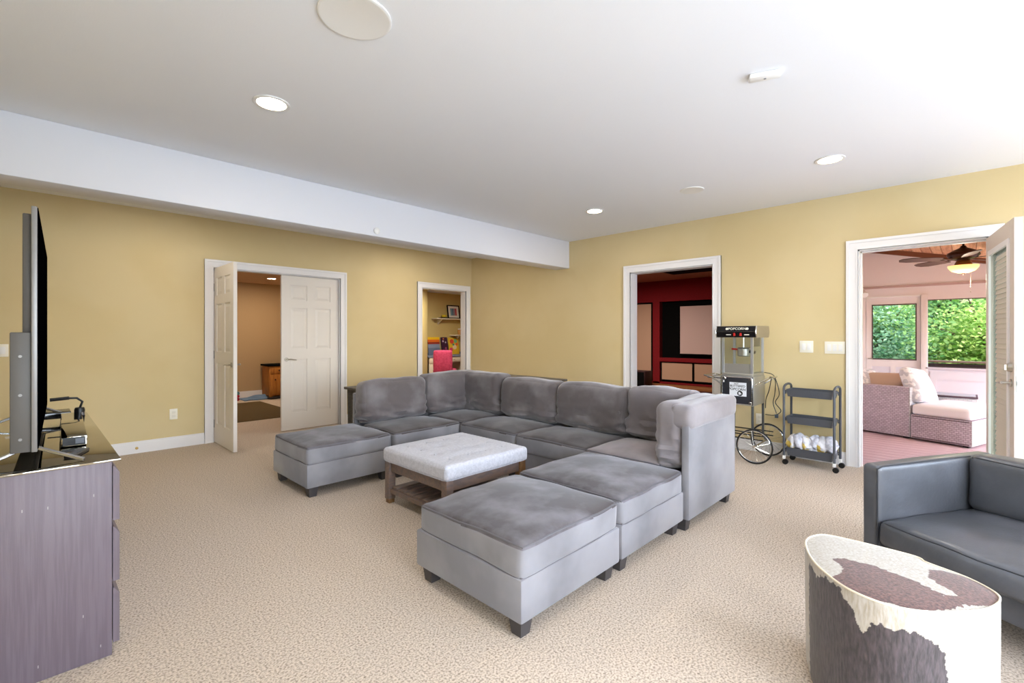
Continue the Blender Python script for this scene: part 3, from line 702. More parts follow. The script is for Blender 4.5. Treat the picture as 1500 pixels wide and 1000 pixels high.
# glass case
zb, zt = .835, 1.222
G().box(.005, .03, zb, D_ - .005, Wd - .005, zb + .03, bev=.002).build('kettle_tray', m_steel, t)
for (x, y) in ((.012, .040), (.012, Wd - .015), (D_ - .012, .040), (D_ - .012, Wd - .015)):
    G().box(x - .011, y - .011, zb + .03, x + .011, y + .011, zt).build('case_post', M('bright_aluminium', (206, 210, 216), .3, .8), t)
G().box(.010, .05, zb + .03, .014, Wd - .026, zb + .125).build('serving_flap', m_steel, t)
G().box(D_ - .014, .05, zb + .03, D_ - .011, Wd - .026, zt).build('pane', m_glass, t)
G().box(.02, .036, zb + .03, D_ - .02, .039, zt).build('pane', m_glass, t)
G().box(.02, Wd - .015, zb + .03, D_ - .02, Wd - .012, zt).build('pane', m_glass, t)
G().box(.010, .05, zb + .125, .013, Wd - .026, zt).build('pane', m_glass, t)
kt = G().lathe([(.045, 0), (.055, .008), (.058, .075), (.062, .078)], (.16, .165, 1.03), 24).lathe([(.062, .078), (.05, .09), (.0001, .094)], (.16, .165, 1.03), 24).build('kettle', m_steel, t)
G().tube([(.16, .165, 1.12), (.16, .165, zt)], .007, 8).build('hanger_rod', m_chrome, kt)
G().tube([(.13, .215, 1.10), (.12, .27, 1.105)], .009, 8).build('kettle_handle', M('red_plastic', (196, 40, 34), .35), kt)
G().tube([(.16, .11, 1.08), (.17, .055, 1.07)], .016, 10).build('kettle_bracket', m_blackp, kt)
G().box(.04, .05, 1.13, .30, .055, zt).build('side_card', m_blackp, kt)
# canopy: hexagonal section along Y
sec = [(-.02, 1.222), (-.042, 1.280), (-.02, 1.338), (D_ + .02, 1.338), (D_ + .042, 1.280), (D_ + .02, 1.222)]
n = 6; ya, yb = -.01, Wd + .04
vs = [(x, ya, z) for x, z in sec] + [(x, yb, z) for x, z in sec]
cn = G().add(vs, [tuple(range(n)), tuple(range(n, 2 * n))[::-1]] + [(k, n + k, n + (k + 1) % n, (k + 1) % n) for k in range(n)]).build('canopy', M('canopy_steel', (168, 158, 138), .35, .6), t, smooth=False)
for (p, q) in (((-.0208, 1.225), (-.0428, 1.279)), ((-.0428, 1.281), (-.0208, 1.335))):
    e = .0025
    vs = [(p[0], ya + .006, p[1]), (p[0], yb - .006, p[1]), (q[0], yb - .006, q[1]), (q[0], ya + .006, q[1])]
    vs += [(a - e, b_, c_) for a, b_, c_ in vs]
    G().add(vs, [(0, 1, 2, 3), (7, 6, 5, 4), (0, 4, 5, 1), (1, 5, 6, 2), (2, 6, 7, 3), (3, 7, 4, 0)]).build('front_panel', M('canopy_black', (22, 20, 22), .15), cn, smooth=False)
for yy in (ya, yb):
    G().tube([(x * 1.0 - .0, yy, z) for x, z in sec[:3]], .0035, 6).build('edge_trim', m_chrome, cn)
ua = math.atan2(.022, .056)
text('POPCORN', .036, cn, (-.0365, .165, 1.309), M('cream_ink', (226, 222, 206), .5), (R(90) - ua, 0, R(-90)), ext=.001)
for yy in (.070, .262): G().lathe([(.0001, 0), (.013, 0), (.012, .002)], n=14, mat=T(-.036, yy, 1.309) @ RY(-90 + math.degrees(ua))).build('emblem', M('cream_ink', (226, 222, 206), .5), cn)
for yy in (.130, .190): G().box(-.046, yy - .009, 1.238, -.030, yy + .009, 1.268, bev=.003).build('switch', M('red_plastic', (196, 40, 34), .35), cn)
for yy in (.075, .245): G().box(-.0405, yy - .022, 1.246, -.030, yy + .022, 1.254).build('switch_label', M('cream_ink', (226, 222, 206), .5), cn)
c = thing('power_cord', 'black power cord hanging in loops from the popcorn cart handle', 'cord', (4.93, 1.48, 0))
def bez(P, n=10):
    Rr = []
    for i in range(len(P) - 1):
        a = P[max(i - 1, 0)]; b_ = P[i]; c_ = P[i + 1]; d_ = P[min(i + 2, len(P) - 1)]
        for k in range(n):
            s = k / n
            Rr.append(tuple(.5 * (2 * b_[j] + (c_[j] - a[j]) * s + (2 * a[j] - 5 * b_[j] + 4 * c_[j] - d_[j]) * s * s + (-a[j] + 3 * b_[j] - 3 * c_[j] + d_[j]) * s ** 3) for j in range(3)))
    return Rr + [P[-1]]
G().tube(bez([(.36, .03, .86), (.35, -.04, .85), (.30, -.09, .81), (.30, -.125, .66), (.30, -.09, .57), (.30, -.14, .49), (.30, -.08, .44), (.33, .01, .435)]), .0042, 6).build('cable', m_blackp, c)
G().tube(bez([(.05, -.11, .845), (.2, -.115, .80), (.28, -.09, .66), (.30, -.07, .56), (.30, -.10, .46)]), .0042, 6).tube(bez([(.1, -.11, .84), (.2, -.06, .70), (.28, -.01, .60), (.33, .01, .50)]), .0042, 6).build('cable', m_blackp, c)
G().box(.29, -.115, .415, .315, -.085, .45, bev=.004).build('plug', M('grey_plug', (70, 84, 100), .5), c)

# ------------------------------------------------------------------ rolling cart
t = thing('rolling_cart', 'slate grey three-tier metal rolling cart on casters', 'cart', (5.20, 1.07, 0), R(-2))
hx, hy = .115, .205
for s in (-1, 1):
    P = [(-hx, s * hy, .075), (-hx, s * hy, .735)]
    for k in range(9):
        a = PI - PI * k / 8; P.append((hx * .0 + (hx) * math.cos(a) * 1.0, s * hy, .735 + .035 * math.sin(a)))
    P += [(hx, s * hy, .075)]
    G().tube(P, .011, 8).build('side_frame', m_cartgrey, t)
    for x in (-hx, hx):
        cs = G().box(x - .012, s * hy - .012, .052, x + .012, s * hy + .012, .085, bev=.003).build('caster', m_white_pl, t)
        G().tube([(x - .011, s * hy - .012, .025), (x + .011, s * hy - .012, .025)], .025, 16).build('wheel', m_blackp, cs)
def tray(z0, z1):
    g = G(); a, b_ = hx - .012, hy - .014; fl = .012
    A = [(-a + fl, -b_ + fl), (a - fl, -b_ + fl), (a - fl, b_ - fl), (-a + fl, b_ - fl)]; B = [(-a, -b_), (a, -b_), (a, b_), (-a, b_)]
    e = .003
    vs = [(x, y, z0) for x, y in A] + [(x, y, z1) for x, y in B] + [(x - e * (1 if x > 0 else -1), y - e * (1 if y > 0 else -1), z1) for x, y in B] + [(x - e * (1 if x > 0 else -1), y - e * (1 if y > 0 else -1), z0 + e) for x, y in A]
    fs = [(3, 2, 1, 0)]
    for k in range(4):
        j = (k + 1) % 4; fs += [(k, j, 4 + j, 4 + k), (4 + k, 4 + j, 8 + j, 8 + k), (8 + k, 8 + j, 12 + j, 12 + k)]
    fs += [(12, 13, 14, 15)]
    g.add(vs, fs)
    o = g.build('tray', m_cartgrey, t, smooth=False)
    for s in (-1, 1):
        for x in (-hx + .02, hx - .02): G().box(x - .006, s * (hy - .016), z1 - .045, x + .006, s * (hy - .004), z1 - .01).build('bracket', m_silver, o)
tray(.655, .725); tray(.395, .465); tray(.085, .165)
random.seed(4)
m_bag = M('clear_snack_bag', (226, 226, 236), .25, trans=.0, rgb2=(196, 198, 210), scale=26, detail=4, bump=.8, bscale=40)
m_bagy = M('yellow_label_bag', (230, 228, 232), .3, rgb2=(226, 196, 96), scale=14, detail=2, lo=.52, hi=.58, bump=.7, bscale=40)
for i in range(6):
    y = -.155 + i * .062; zz = .165 + (.015 if i % 2 else .03)
    g, _ = cushion(.13, .085, .125, T(0, 0, 0) @ RX(random.uniform(-18, 18)) @ RY(random.uniform(-15, 15)), r=.04, puff=(.01, .01, .02), amp=.022, freq=22, seed=i + 50, n=12)
    o = g.build('snack_bag', m_bagy if i % 2 else m_bag)
    o.location = Vector((5.20, 1.07, zz + .02)) + Vector((random.uniform(-.015, .015), y, 0))
    tag(o, 'crinkled snack bag in the bottom tray of the cart, ' + ('rightmost by the porch door side', 'second from the right', 'third from the right', 'third from the left', 'second from the left', 'leftmost by the popcorn cart side')[i], 'bag', 'snack bags in the cart bottom tray')

# ------------------------------------------------------------------ grey leather loveseat
th = math.atan2(-.488, .873)
t = thing('leather_loveseat', 'low dark grey leather loveseat with square arms at the right edge', 'sofa', (2.915, .385, 0), 0)
# local frame: +X toward the back (v), -Y along the front toward the camera side
t.rotation_euler = (0, 0, math.atan2(-.488, .873))
Ls = 1.62; AH = .61; aw = .085; dp = .86
def lcush(x0, y0, z0, x1, y1, z1, name, seed, r=.03, puff=(.01, .01, .02), amp=.004, n=18, tilt=0, pip=False):
    mt = T((x0 + x1) / 2, (y0 + y1) / 2, (z0 + z1) / 2) @ RY(tilt)
    g, rim = cushion(x1 - x0, y1 - y0, z1 - z0, mt, r=r, puff=puff, amp=amp, freq=6, seed=seed, n=n)
    o = g.build(name, m_leather, t)
    if pip: rim(1, .003).build('seam', m_seam, o)
    return o
lcush(0, -aw, .13, dp, 0, AH, 'armrest', 61, r=.022, puff=(.004, .004, .004), amp=.002, pip=False)
lcush(0, -Ls, .13, dp, -Ls + aw, AH, 'armrest', 62, r=.022, puff=(.004, .004, .004), amp=.002)
g = G()
for yy in (-aw + .004,):   # welt on the arm front
    g.tube([(-.003, yy, .14), (-.003, yy, AH - .015), (.03, yy, AH - .002), (dp - .2, yy, AH + .001)], .0035, 6)
g.build('welt', m_seam, t)
G().box(.012, -Ls + aw, .13, dp - .08, -aw, .245, bev=.006).build('front_rail', m_leather, t)
lcush(-.015, -Ls / 2 + .004, .235, .66, -aw - .004, .352, 'seat_cushion', 63, r=.028, puff=(.03, .004, .035), amp=.006, pip=True)
lcush(-.015, -Ls + aw + .004, .235, .66, -Ls / 2 - .004, .352, 'seat_cushion', 64, r=.028, puff=(.03, .004, .035), amp=.006, pip=True)
lcush(.60, -Ls / 2 + .004, .34, .82, -aw - .006, .625, 'back_cushion', 65, r=.045, puff=(.025, .004, .012), amp=.006, tilt=3, pip=True)
lcush(.60, -Ls + aw + .006, .34, .82, -Ls / 2 - .004, .625, 'back_cushion', 66, r=.045, puff=(.025, .004, .012), amp=.006, tilt=3, pip=True)
lcush(.80, -Ls, .13, dp + .03, 0, .60, 'back_frame', 67, r=.022, puff=(.004, .004, .004), amp=.002)
for (x, y) in ((.06, -.06), (.06, -Ls + .06), (dp - .05, -.06), (dp - .05, -Ls + .06)):
    G().tube([(x, y, 0), (x, y, .14)], [.020, .026], 12).build('foot', m_foot, t)

# ------------------------------------------------------------------ cowhide ottoman
CX, CY = 1.99, .19
outl = [(2.08, .45), (2.17, .44), (2.22, .38), (2.225, .15), (2.19, .10), (2.14, -.01), (2.06, -.07), (1.95, -.045), (1.86, .02), (1.79, .1), (1.765, .18), (1.79, .27), (1.86, .345), (1.95, .405)]
Oc = []
N_ = len(outl)
for i in range(N_):
    a, b_, c_, d_ = outl[i - 1], outl[i], outl[(i + 1) % N_], outl[(i + 2) % N_]
    for k in range(40):
        s = k / 40
        Oc.append(tuple(.5 * (2 * b_[j] + (c_[j] - a[j]) * s + (2 * a[j] - 5 * b_[j] + 4 * c_[j] - d_[j]) * s * s + (-a[j] + 3 * b_[j] - 3 * c_[j] + d_[j]) * s ** 3) for j in (0, 1)))
Oc = [(x - CX, y - CY) for x, y in Oc]
if sum(Oc[i - 1][0] * Oc[i][1] - Oc[i][0] * Oc[i - 1][1] for i in range(len(Oc))) < 0: Oc = Oc[::-1]
topP = [(1.83, .32), (1.91, .30), (1.97, .345), (2.0, .31), (2.0, .24), (1.99, .17), (1.97, .12), (1.94, .07), (1.93, .04), (1.96, .02), (2.0, .06), (2.03, .09), (2.11, .09), (2.14, .07), (2.15, .03), (2.15, -.03), (2.07, -.09), (2.02, -.075), (1.95, -.03), (1.92, .0), (1.9, .01), (1.84, .05), (1.8, .09), (1.78, .14), (1.77, .18), (1.77, .24), (1.80, .28)]
topP = [(x - CX, y - CY) for x, y in topP]
sideP = [(95, .42), (116, .42), (131, .432), (148, .434), (153, .426), (160, .409), (165, .373), (170, .346), (175, .364), (182, .389), (200, .385), (209, .383), (214, .356), (220, .336), (226, .28)]
def inpoly(x, y, P):
    c = False
    for i in range(len(P)):
        x1, y1 = P[i - 1]; x2, y2 = P[i]
        if (y1 > y) != (y2 > y) and x < (x2 - x1) * (y - y1) / (y2 - y1) + x1: c = not c
    return c
def jit(p, s=70, a=.010): return noise.noise_vector(Vector(p) * s) * a + noise.noise_vector(Vector(p) * 20) * a * .8
def hide_dark(x, y, z, top):
    j = jit((x, y, z)); x2, y2, z2 = x + j.x, y + j.y, z + j.z * 1.6
    if top: return inpoly(x2, y2, topP)
    a = math.degrees(math.atan2(y, x)) % 360 + j.x * 260
    if a < 95 or a > 226:
        # the hide's back: a second patch
        return (a < 60 or a > 330) and z2 < .30
    for i in range(len(sideP) - 1):
        if sideP[i][0] <= a <= sideP[i + 1][0]:
            k = (a - sideP[i][0]) / (sideP[i + 1][0] - sideP[i][0]); lim = sideP[i][1] + (sideP[i + 1][1] - sideP[i][1]) * k
            break
    return z2 < lim and not (a > 223 and z2 > .0 and z2 > .0 and a > 224)
def cowmesh(kind):
    g = G(); n = len(Oc); cols = []
    if kind == 'side':
        zs = [.0, .008, .03] + [.03 + .415 * k / 140 for k in range(1, 141)] + [.452]
        for z in zs:
            sc = .94 if z == 0 else (.965 if z < .01 else .985 + .015 * min(1, z / .3))
            if z > .45: sc = .992
            for (x, y) in Oc: g.v.append((x * sc, y * sc, z)); cols.append(hide_dark(x, y, z, False))
        for i in range(len(zs) - 1):
            for k in range(n): g.f.append((i * n + k, i * n + (k + 1) % n, (i + 1) * n + (k + 1) % n, (i + 1) * n + k)); g.mi.append(0)
    else:
        rs = [1 - k / 100 for k in range(100)]
        for r_ in rs:
            for (x, y) in Oc:
                z = .452 + .012 * (1 - r_ ** 4); g.v.append((x * r_ * .992, y * r_ * .992, z)); cols.append(hide_dark(x * r_, y * r_, z, True))
        for i in range(99):
            for k in range(n): g.f.append((i * n + k, i * n + (k + 1) % n, (i + 1) * n + (k + 1) % n, (i + 1) * n + k)); g.mi.append(0)
        g.v.append((0, 0, .464)); cols.append(hide_dark(0, 0, .46, True))
        for k in range(n): g.f.append((99 * n + k, 99 * n + (k + 1) % n, 100 * n)); g.mi.append(0)
    return g, cols
def hide_mat(name, dark):
    m = bpy.data.materials.new(name); m.use_nodes = True; nn = m.node_tree; p = nn.nodes['Principled BSDF']
    at = nn.nodes.new('ShaderNodeAttribute'); at.attribute_name = 'hide'
    tc = nn.nodes.new('ShaderNodeTexCoord'); mp = nn.nodes.new('ShaderNodeMapping'); mp.inputs['Scale'].default_value = (1, 1, .22)
    mp.inputs['Rotation'].default_value = (.5, .4, 0)
    nz = nn.nodes.new('ShaderNodeTexNoise'); nz.inputs['Scale'].default_value = 130; nz.inputs['Detail'].default_value = 4
    nn.links.new(tc.outputs['Object'], mp.inputs[0]); nn.links.new(mp.outputs[0], nz.inputs[0])
    def ramp(c1, c2):
        cr = nn.nodes.new('ShaderNodeValToRGB'); cr.color_ramp.elements[0].position = .35; cr.color_ramp.elements[1].position = .7
        cr.color_ramp.elements[0].color = lin(c1); cr.color_ramp.elements[1].color = lin(c2); nn.links.new(nz.outputs[0], cr.inputs[0]); return cr
    w_ = ramp((168, 158, 142), (192, 187, 180)); d_ = ramp(dark, tuple(min(255, int(v * 1.7)) for v in dark))
    mx = nn.nodes.new('ShaderNodeMix'); mx.data_type = 'RGBA'
    nn.links.new(at.outputs['Fac'], mx.inputs[0]); nn.links.new(w_.outputs[0], mx.inputs[6]); nn.links.new(d_.outputs[0], mx.inputs[7])
    nn.links.new(mx.outputs[2], p.inputs['Base Color']); p.inputs['Roughness'].default_value = .6; p.inputs['Sheen Weight'].default_value = .2
    bp = nn.nodes.new('ShaderNodeBump'); bp.inputs['Strength'].default_value = .5; bp.inputs['Distance'].default_value = .004
    nn.links.new(nz.outputs[0], bp.inputs['Height']); nn.links.new(bp.outputs[0], p.inputs['Normal']); return m
t = thing('cowhide_ottoman', 'oval ottoman covered in brown and white cowhide, at the bottom right', 'ottoman', (CX, CY, 0))
for kind, nm, mt in (('side', 'side_hide', hide_mat('cowhide_side', (48, 42, 44))), ('top', 'top_hide', hide_mat('cowhide_top', (72, 50, 46)))):
    g, cols = cowmesh(kind); o = g.build(nm, mt, t)
    at = o.data.attributes.new('hide', 'FLOAT', 'POINT'); at.data.foreach_set('value', [float(c) for c in cols])
seam = G().tube([(x * .992, y * .992, .453) for x, y in Oc[::5]], .0035, 6, closed=True).build('seam', M('cream_seam', (226, 214, 192), .8), t)

# ------------------------------------------------------------------ storage room behind the french doors
struct(G().box(-.6, 6.42, 2.29, 4.2, 10.5, 2.4).build('ceiling_storage', m_storeceil, smooth=False), 'tan ceiling of the room behind the french doors', 'ceiling')
struct(G().box(-.6, 10.35, 0, 4.2, 10.5, 2.29).build('wall_storage_back', m_store, smooth=False), 'tan back wall behind the french doors', 'wall')
struct(G().box(-.6, 6.42, 0, -.45, 10.35, 2.29).build('wall_storage_left', m_store, smooth=False), 'tan side wall', 'wall')
struct(G().box(4.05, 6.42, 0, 4.2, 10.35, 2.29).build('wall_storage_right', m_store, smooth=False), 'tan side wall', 'wall')
base_x('baseboard_storage', 10.35, [(-.45, 4.05)], 'white baseboard in the room behind the french doors')
tag(G().box(1.55, 7.45, 0, 3.0, 9.48, .012, bev=.003).build('area_rug', m_rug), 'brown rectangular rug on the carpet beyond the french doors', 'rug')
downlight(3.12, 9.23, 2.29, 'recessed light in the room behind the french doors', 20, (1, .84, .66), d=.9)
downlight(1.3, 7.6, 2.29, 'recessed light hidden behind the open french door', 14, (1, .86, .70), d=.9)
t = thing('pine_cabinet', 'small orange pine cabinet with a black top behind the french doors', 'cabinet', (3.60, 10.08, 0))
G().box(-.30, -.20, .04, .38, .22, .625, bev=.003).build('body', m_pine, t)
G().box(-.33, -.225, .625, .40, .23, .66, bev=.006).build('top', m_black, t)
G().box(-.29, -.19, 0, -.24, -.14, .04).box(.32, -.19, 0, .37, -.14, .04).box(-.29, .15, 0, -.24, .2, .04).box(.32, .15, 0, .37, .2, .04).build('foot', m_pine, t)
for s in (0, 1):
    dr = G().box(-.28 + s * .34, -.212, .48, .03 + s * .33, -.20, .605, bev=.003).build('drawer', m_pine, t); G().tube([(-.13 + s * .33, -.212, .54), (-.13 + s * .33, -.235, .54)], [.008, .016], 10).build('knob', M('dark_iron', (52, 34, 20), .5), dr)
    do = G().box(-.28 + s * .34, -.212, .07, .03 + s * .33, -.20, .46, bev=.003).build('door', m_pine, t); G().tube([(-.20 + s * .40, -.212, .36), (-.20 + s * .40, -.235, .36)], [.008, .016], 10).build('knob', M('dark_iron', (52, 34, 20), .5), do)
def slab_cloth(name, x0, y0, x1, y1, z, amp, mat, label, cat, seed):
    g = G(); n = 14; th_ = .012
    for k in range(2):
        for i in range(n + 1):
            for j in range(n + 1):
                x = x0 + (x1 - x0) * i / n; y = y0 + (y1 - y0) * j / n
                zz = z + max(0, noise.noise(Vector((x * 4 + seed, y * 4, 0)))) * amp + (th_ if k else 0); g.v.append((x, y, zz))
    m = (n + 1)
    for i in range(n):
        for j in range(n):
            a = i * m + j; q = (a, a + m, a + m + 1, a + 1); g.f.append(q[::-1]); g.f.append(tuple(v + m * m for v in q)); g.mi += [0, 0]
    ring = [i * m for i in range(m)] + [n * m + j for j in range(1, m)] + [i * m + n for i in range(n - 1, -1, -1)] + [j for j in range(n - 1, 0, -1)]
    for a, b_ in zip(ring, ring[1:] + ring[:1]): g.f.append((a, b_, b_ + m * m, a + m * m)); g.mi.append(0)
    return tag(g.build(name, mat), label, cat)
slab_cloth('exercise_mat', 2.82, 9.75, 3.30, 10.20, .0, .09, M('blue_mat', (108, 138, 172), .7), 'rumpled blue mat on the floor before the tan back wall', 'mat', 2)
slab_cloth('folded_jacket', 3.22, 9.62, 3.62, 9.84, .012, .07, M('black_cloth', (30, 26, 30), .9), 'crumpled dark cloth on the floor beside the pine cabinet', 'cloth', 5)
for i, (c_, lab) in enumerate((((150, 20, 36), 'dark red towel at the bottom of the folded stack'), ((172, 26, 44), 'bright red towel in the middle of the folded stack'), ((86, 120, 124), 'teal grey towel on top of the folded stack'))):
    g, _ = cushion(.30, .24, .058, T(0, 0, .029), r=.026, puff=(.004, .004, .004), amp=.006, seed=70 + i, n=8)
    o = g.build('folded_towel', M('towel_%s' % 'abc'[i], c_, .95)); o.location = (2.62, 9.98, i * .057); tag(o, lab, 'towel')

# ------------------------------------------------------------------ desk nook beyond the small opening
struct(G().box(4.2, 6.42, 2.27, 8.4, 9.7, 2.4).build('ceiling_nook', m_ceil, smooth=False), 'white ceiling of the desk nook', 'ceiling')
struct(G().box(5.3, 9.30, 0, 8.4, 9.45, 2.27).build('wall_nook_back', m_nook, smooth=False), 'yellow back wall of the desk nook', 'wall')
struct(G().prism([(4.2, 7.5), (4.9, 7.6), (6.22, 8.69), (6.50, 9.30), (6.40, 9.45), (4.2, 9.45)], 0, 2.27).build('wall_nook_left', m_nook, smooth=False), 'yellow slanted side wall of the desk nook', 'wall')
struct(G().box(8.25, 6.42, 0, 8.4, 9.30, 2.27).build('wall_nook_right', m_nook, smooth=False), 'yellow right wall of the desk nook', 'wall')
lamp('nook_lamp', 'AREA', (6.0, 7.6, 2.2), 40, (1, .93, .80), .6)
t = thing('built_in_desk', 'cream built-in desk with a blue-grey worktop in the nook', 'desk', (6.9, 9.0, 0))
G().prism([(-.66, -.31), (1.2, -.31), (1.2, .295), (-.38, .295)], .735, .765).build('worktop', m_blueden, t)
G().box(-.38, .285, .765, 1.2, .297, .82).build('backsplash', m_blueden, t)
G().box(-.30, -.28, .0, -.18, .28, .735).add([(-.62, -.28, 0), (-.30, -.28, 0), (-.30, .05, 0), (-.62, -.28, .735), (-.30, -.28, .735), (-.30, .05, .735)], [(0, 1, 2), (5, 4, 3), (0, 3, 4, 1), (2, 5, 3, 0)]).build('left_carcass', m_cream, t, smooth=False)
G().box(.36, -.28, .0, 1.2, .28, .735).build('right_carcass', m_cream, t, smooth=False)
G().box(-.18, -.28, .60, .36, .28, .735).build('pencil_drawer', m_cream, t, smooth=False)
for (a, b_) in ((-.80, -.42), (-.40, -.02)):
    pass
for (x0, x1, z0, z1, nm) in ((-.61, -.19, .60, .72, 'drawer'), (-.61, -.405, .06, .58, 'door'), (-.395, -.19, .06, .58, 'door'), (.37, .75, .60, .72, 'drawer'), (.37, .75, .40, .585, 'drawer'), (.37, .75, .06, .385, 'drawer'), (-.17, .35, .615, .72, 'drawer')):
    o = G().box(x0, -.298, z0, x1, -.28, z1, bev=.004).build(nm, m_cream, t); G().tube([((x0 + x1) / 2 if nm == 'drawer' else (x1 - .03 if x0 < -.5 else x0 + .03), -.298, (z0 + z1) / 2 if nm == 'drawer' else z1 - .07), ((x0 + x1) / 2 if nm == 'drawer' else (x1 - .03 if x0 < -.5 else x0 + .03), -.318, (z0 + z1) / 2 if nm == 'drawer' else z1 - .07)], [.006, .012], 8).build('knob', m_nickel, o)
def shelf(x0, x1, z, label):
    t = thing('wall_shelf', label, 'shelf', (0, 9.30, z))
    G().box(x0, -.22, -.025, x1, 0, 0, bev=.002).build('board', m_cream, t)
    for x in (x0 + .18, x1 - .15):
        G().add([(x, 0, -.025), (x, -.18, -.025), (x, 0, -.15), (x + .02, 0, -.025), (x + .02, -.18, -.025), (x + .02, 0, -.15)], [(0, 1, 2), (5, 4, 3), (0, 3, 4, 1), (1, 4, 5, 2), (2, 5, 3, 0)]).build('bracket', m_cream, t, smooth=False)
shelf(6.77, 8.1, 1.65, 'upper cream shelf with the framed picture in the desk nook')
shelf(7.32, 8.1, 1.25, 'lower cream shelf with the small jar in the desk nook')
t = thing('framed_picture', 'black framed colourful print leaning on the upper nook shelf', 'picture', (7.39, 9.20, 1.65)); t.rotation_euler = (R(-9), 0, 0)
fw, fh = .19, .34
G().box(-fw, -.01, 0, fw, .01, .025).box(-fw, -.01, fh - .025, fw, .01, fh).box(-fw, -.01, .025, -fw + .025, .01, fh - .025).box(fw - .025, -.01, .025, fw, .01, fh - .025).build('frame', m_black, t, smooth=False)
G().box(-fw + .025, -.002, .025, fw - .025, .004, fh - .025).build('mat_board', m_white_pl, t, smooth=False)
g = G()
for k in range(4): g.box(-.10 + k * .05, -.004, .08, -.055 + k * .05, -.002, .26, mi=k)
g.build('print', [M('print_a', (120, 160, 180), .7), M('print_b', (90, 120, 150), .7), M('print_c', (150, 130, 150), .7), M('print_d', (200, 80, 90), .7)], t, smooth=False)
t = tag(G().box(6.95, 9.10, 1.65, 7.20, 9.26, 1.672, bev=.006).build('wooden_tray', m_black), 'flat dark tray on the upper nook shelf', 'tray')
t = tag(G().lathe([(.02, 0), (.05, .012), (.068, .06), (.064, .06), (.046, .016), (.0001, .012)], (7.06, 9.18, 1.672), 20).build('yellow_bowl', M('yellow_glaze', (226, 204, 60), .4)), 'small yellow bowl standing on the dark tray', 'bowl')
t = tag(G().lathe([(.03, 0), (.04, .02), (.045, .09), (.015, .16), (.0001, .165)], (7.64, 9.18, 1.65), 12).build('green_ornament', M('green_glaze', (70, 140, 60), .5)), 'small green ornament right of the framed picture', 'ornament')
t = thing('glass_jar', 'small amber jar on the lower nook shelf', 'jar', (7.55, 9.17, 1.25))
G().lathe([(.055, 0), (.06, .02), (.06, .11), (.045, .13)], n=20).build('body', M('amber_jar', (190, 140, 80), .2), t)
G().lathe([(.05, .13), (.05, .155), (.0001, .158)], n=20).build('lid', m_white_pl, t)
t = thing('striped_canvas', 'small canvas painted yellow, orange, red and blue-grey on the nook desk', 'painting', (6.80, 9.22, .765)); t.rotation_euler = (R(-6), 0, 0)
for k, (c_, h0, h1) in enumerate((((110, 120, 146), 0, .17), ((140, 150, 176), .17, .26), ((150, 50, 30), .26, .31), ((232, 110, 30), .31, .37), ((246, 200, 30), .37, .43))):
    G().box(-.17, -.012, h0, .17, .006, h1).build('colour_band', M('band_%s' % 'abcde'[k], c_, .7), t, smooth=False)
def book(label, x, w_, h_, cover, blobs, tilt, name='picture_book'):
    t = thing(name, label, 'book', (x, 9.19, .765)); t.rotation_euler = (R(-10), 0, R(tilt))
    G().box(-w_ / 2, -.012, 0, w_ / 2, .012, h_, bev=.002).build('cover', M(name + label[:9].replace(' ', '_'), cover, .5), t)
    g = G(); ms = []
    random.seed(len(label))
    for k, (c_, a, b_, s) in enumerate(blobs):
        g.lathe([(.0001, 0), (s, 0), (s, .001)], n=12, mi=k, mat=T(a, -.0125, b_) @ RX(90)); ms.append(M('blob_%d_%d_%d' % c_, c_, .6))
    g.build('cover_print', ms, t, smooth=False)
book('dark purple patterned book standing left on the nook desk', 7.12, .20, .43, (64, 30, 60), [((220, 200, 220), -.05, .33, .025), ((200, 190, 210), .03, .30, .022), ((230, 140, 60), -.03, .39, .02), ((150, 70, 110), .02, .15, .035)], 6)
book('yellow picture book with red and green shapes on the nook desk', 7.39, .30, .42, (232, 190, 50), [((226, 80, 60), -.05, .32, .06), ((120, 190, 140), .06, .33, .05), ((240, 220, 180), .02, .18, .06), ((220, 70, 110), -.09, .12, .05), ((80, 160, 120), -.01, .24, .03), ((240, 110, 60), .09, .25, .035)], -4)
t = thing('desk_chair', 'pink upholstered desk chair at the nook desk', 'chair', (6.35, 8.23, 0), R(-50))
g, _ = cushion(.40, .07, .48, T(0, -.20, .67), r=.03, puff=(.01, .02, .01), amp=.003, seed=80, n=10); g.build('backrest', m_pink, t)
g, _ = cushion(.44, .44, .08, T(0, .03, .46), r=.035, puff=(.01, .01, .02), amp=.003, seed=81, n=10); g.build('seat', m_pink, t)
G().tube([(0, 0, .06), (0, 0, .42)], .022, 12).build('gas_lift', m_blackp, t)
for k in range(5):
    a = 2 * PI * k / 5; lg = G().tube([(0, 0, .09), (.26 * math.cos(a), .26 * math.sin(a), .06)], [.022, .014], 8).build('leg', m_blackp, t)
    G().tube([(.26 * math.cos(a) - .012, .26 * math.sin(a), .028), (.26 * math.cos(a) + .012, .26 * math.sin(a), .028)], .028, 12).build('caster', m_blackp, lg)

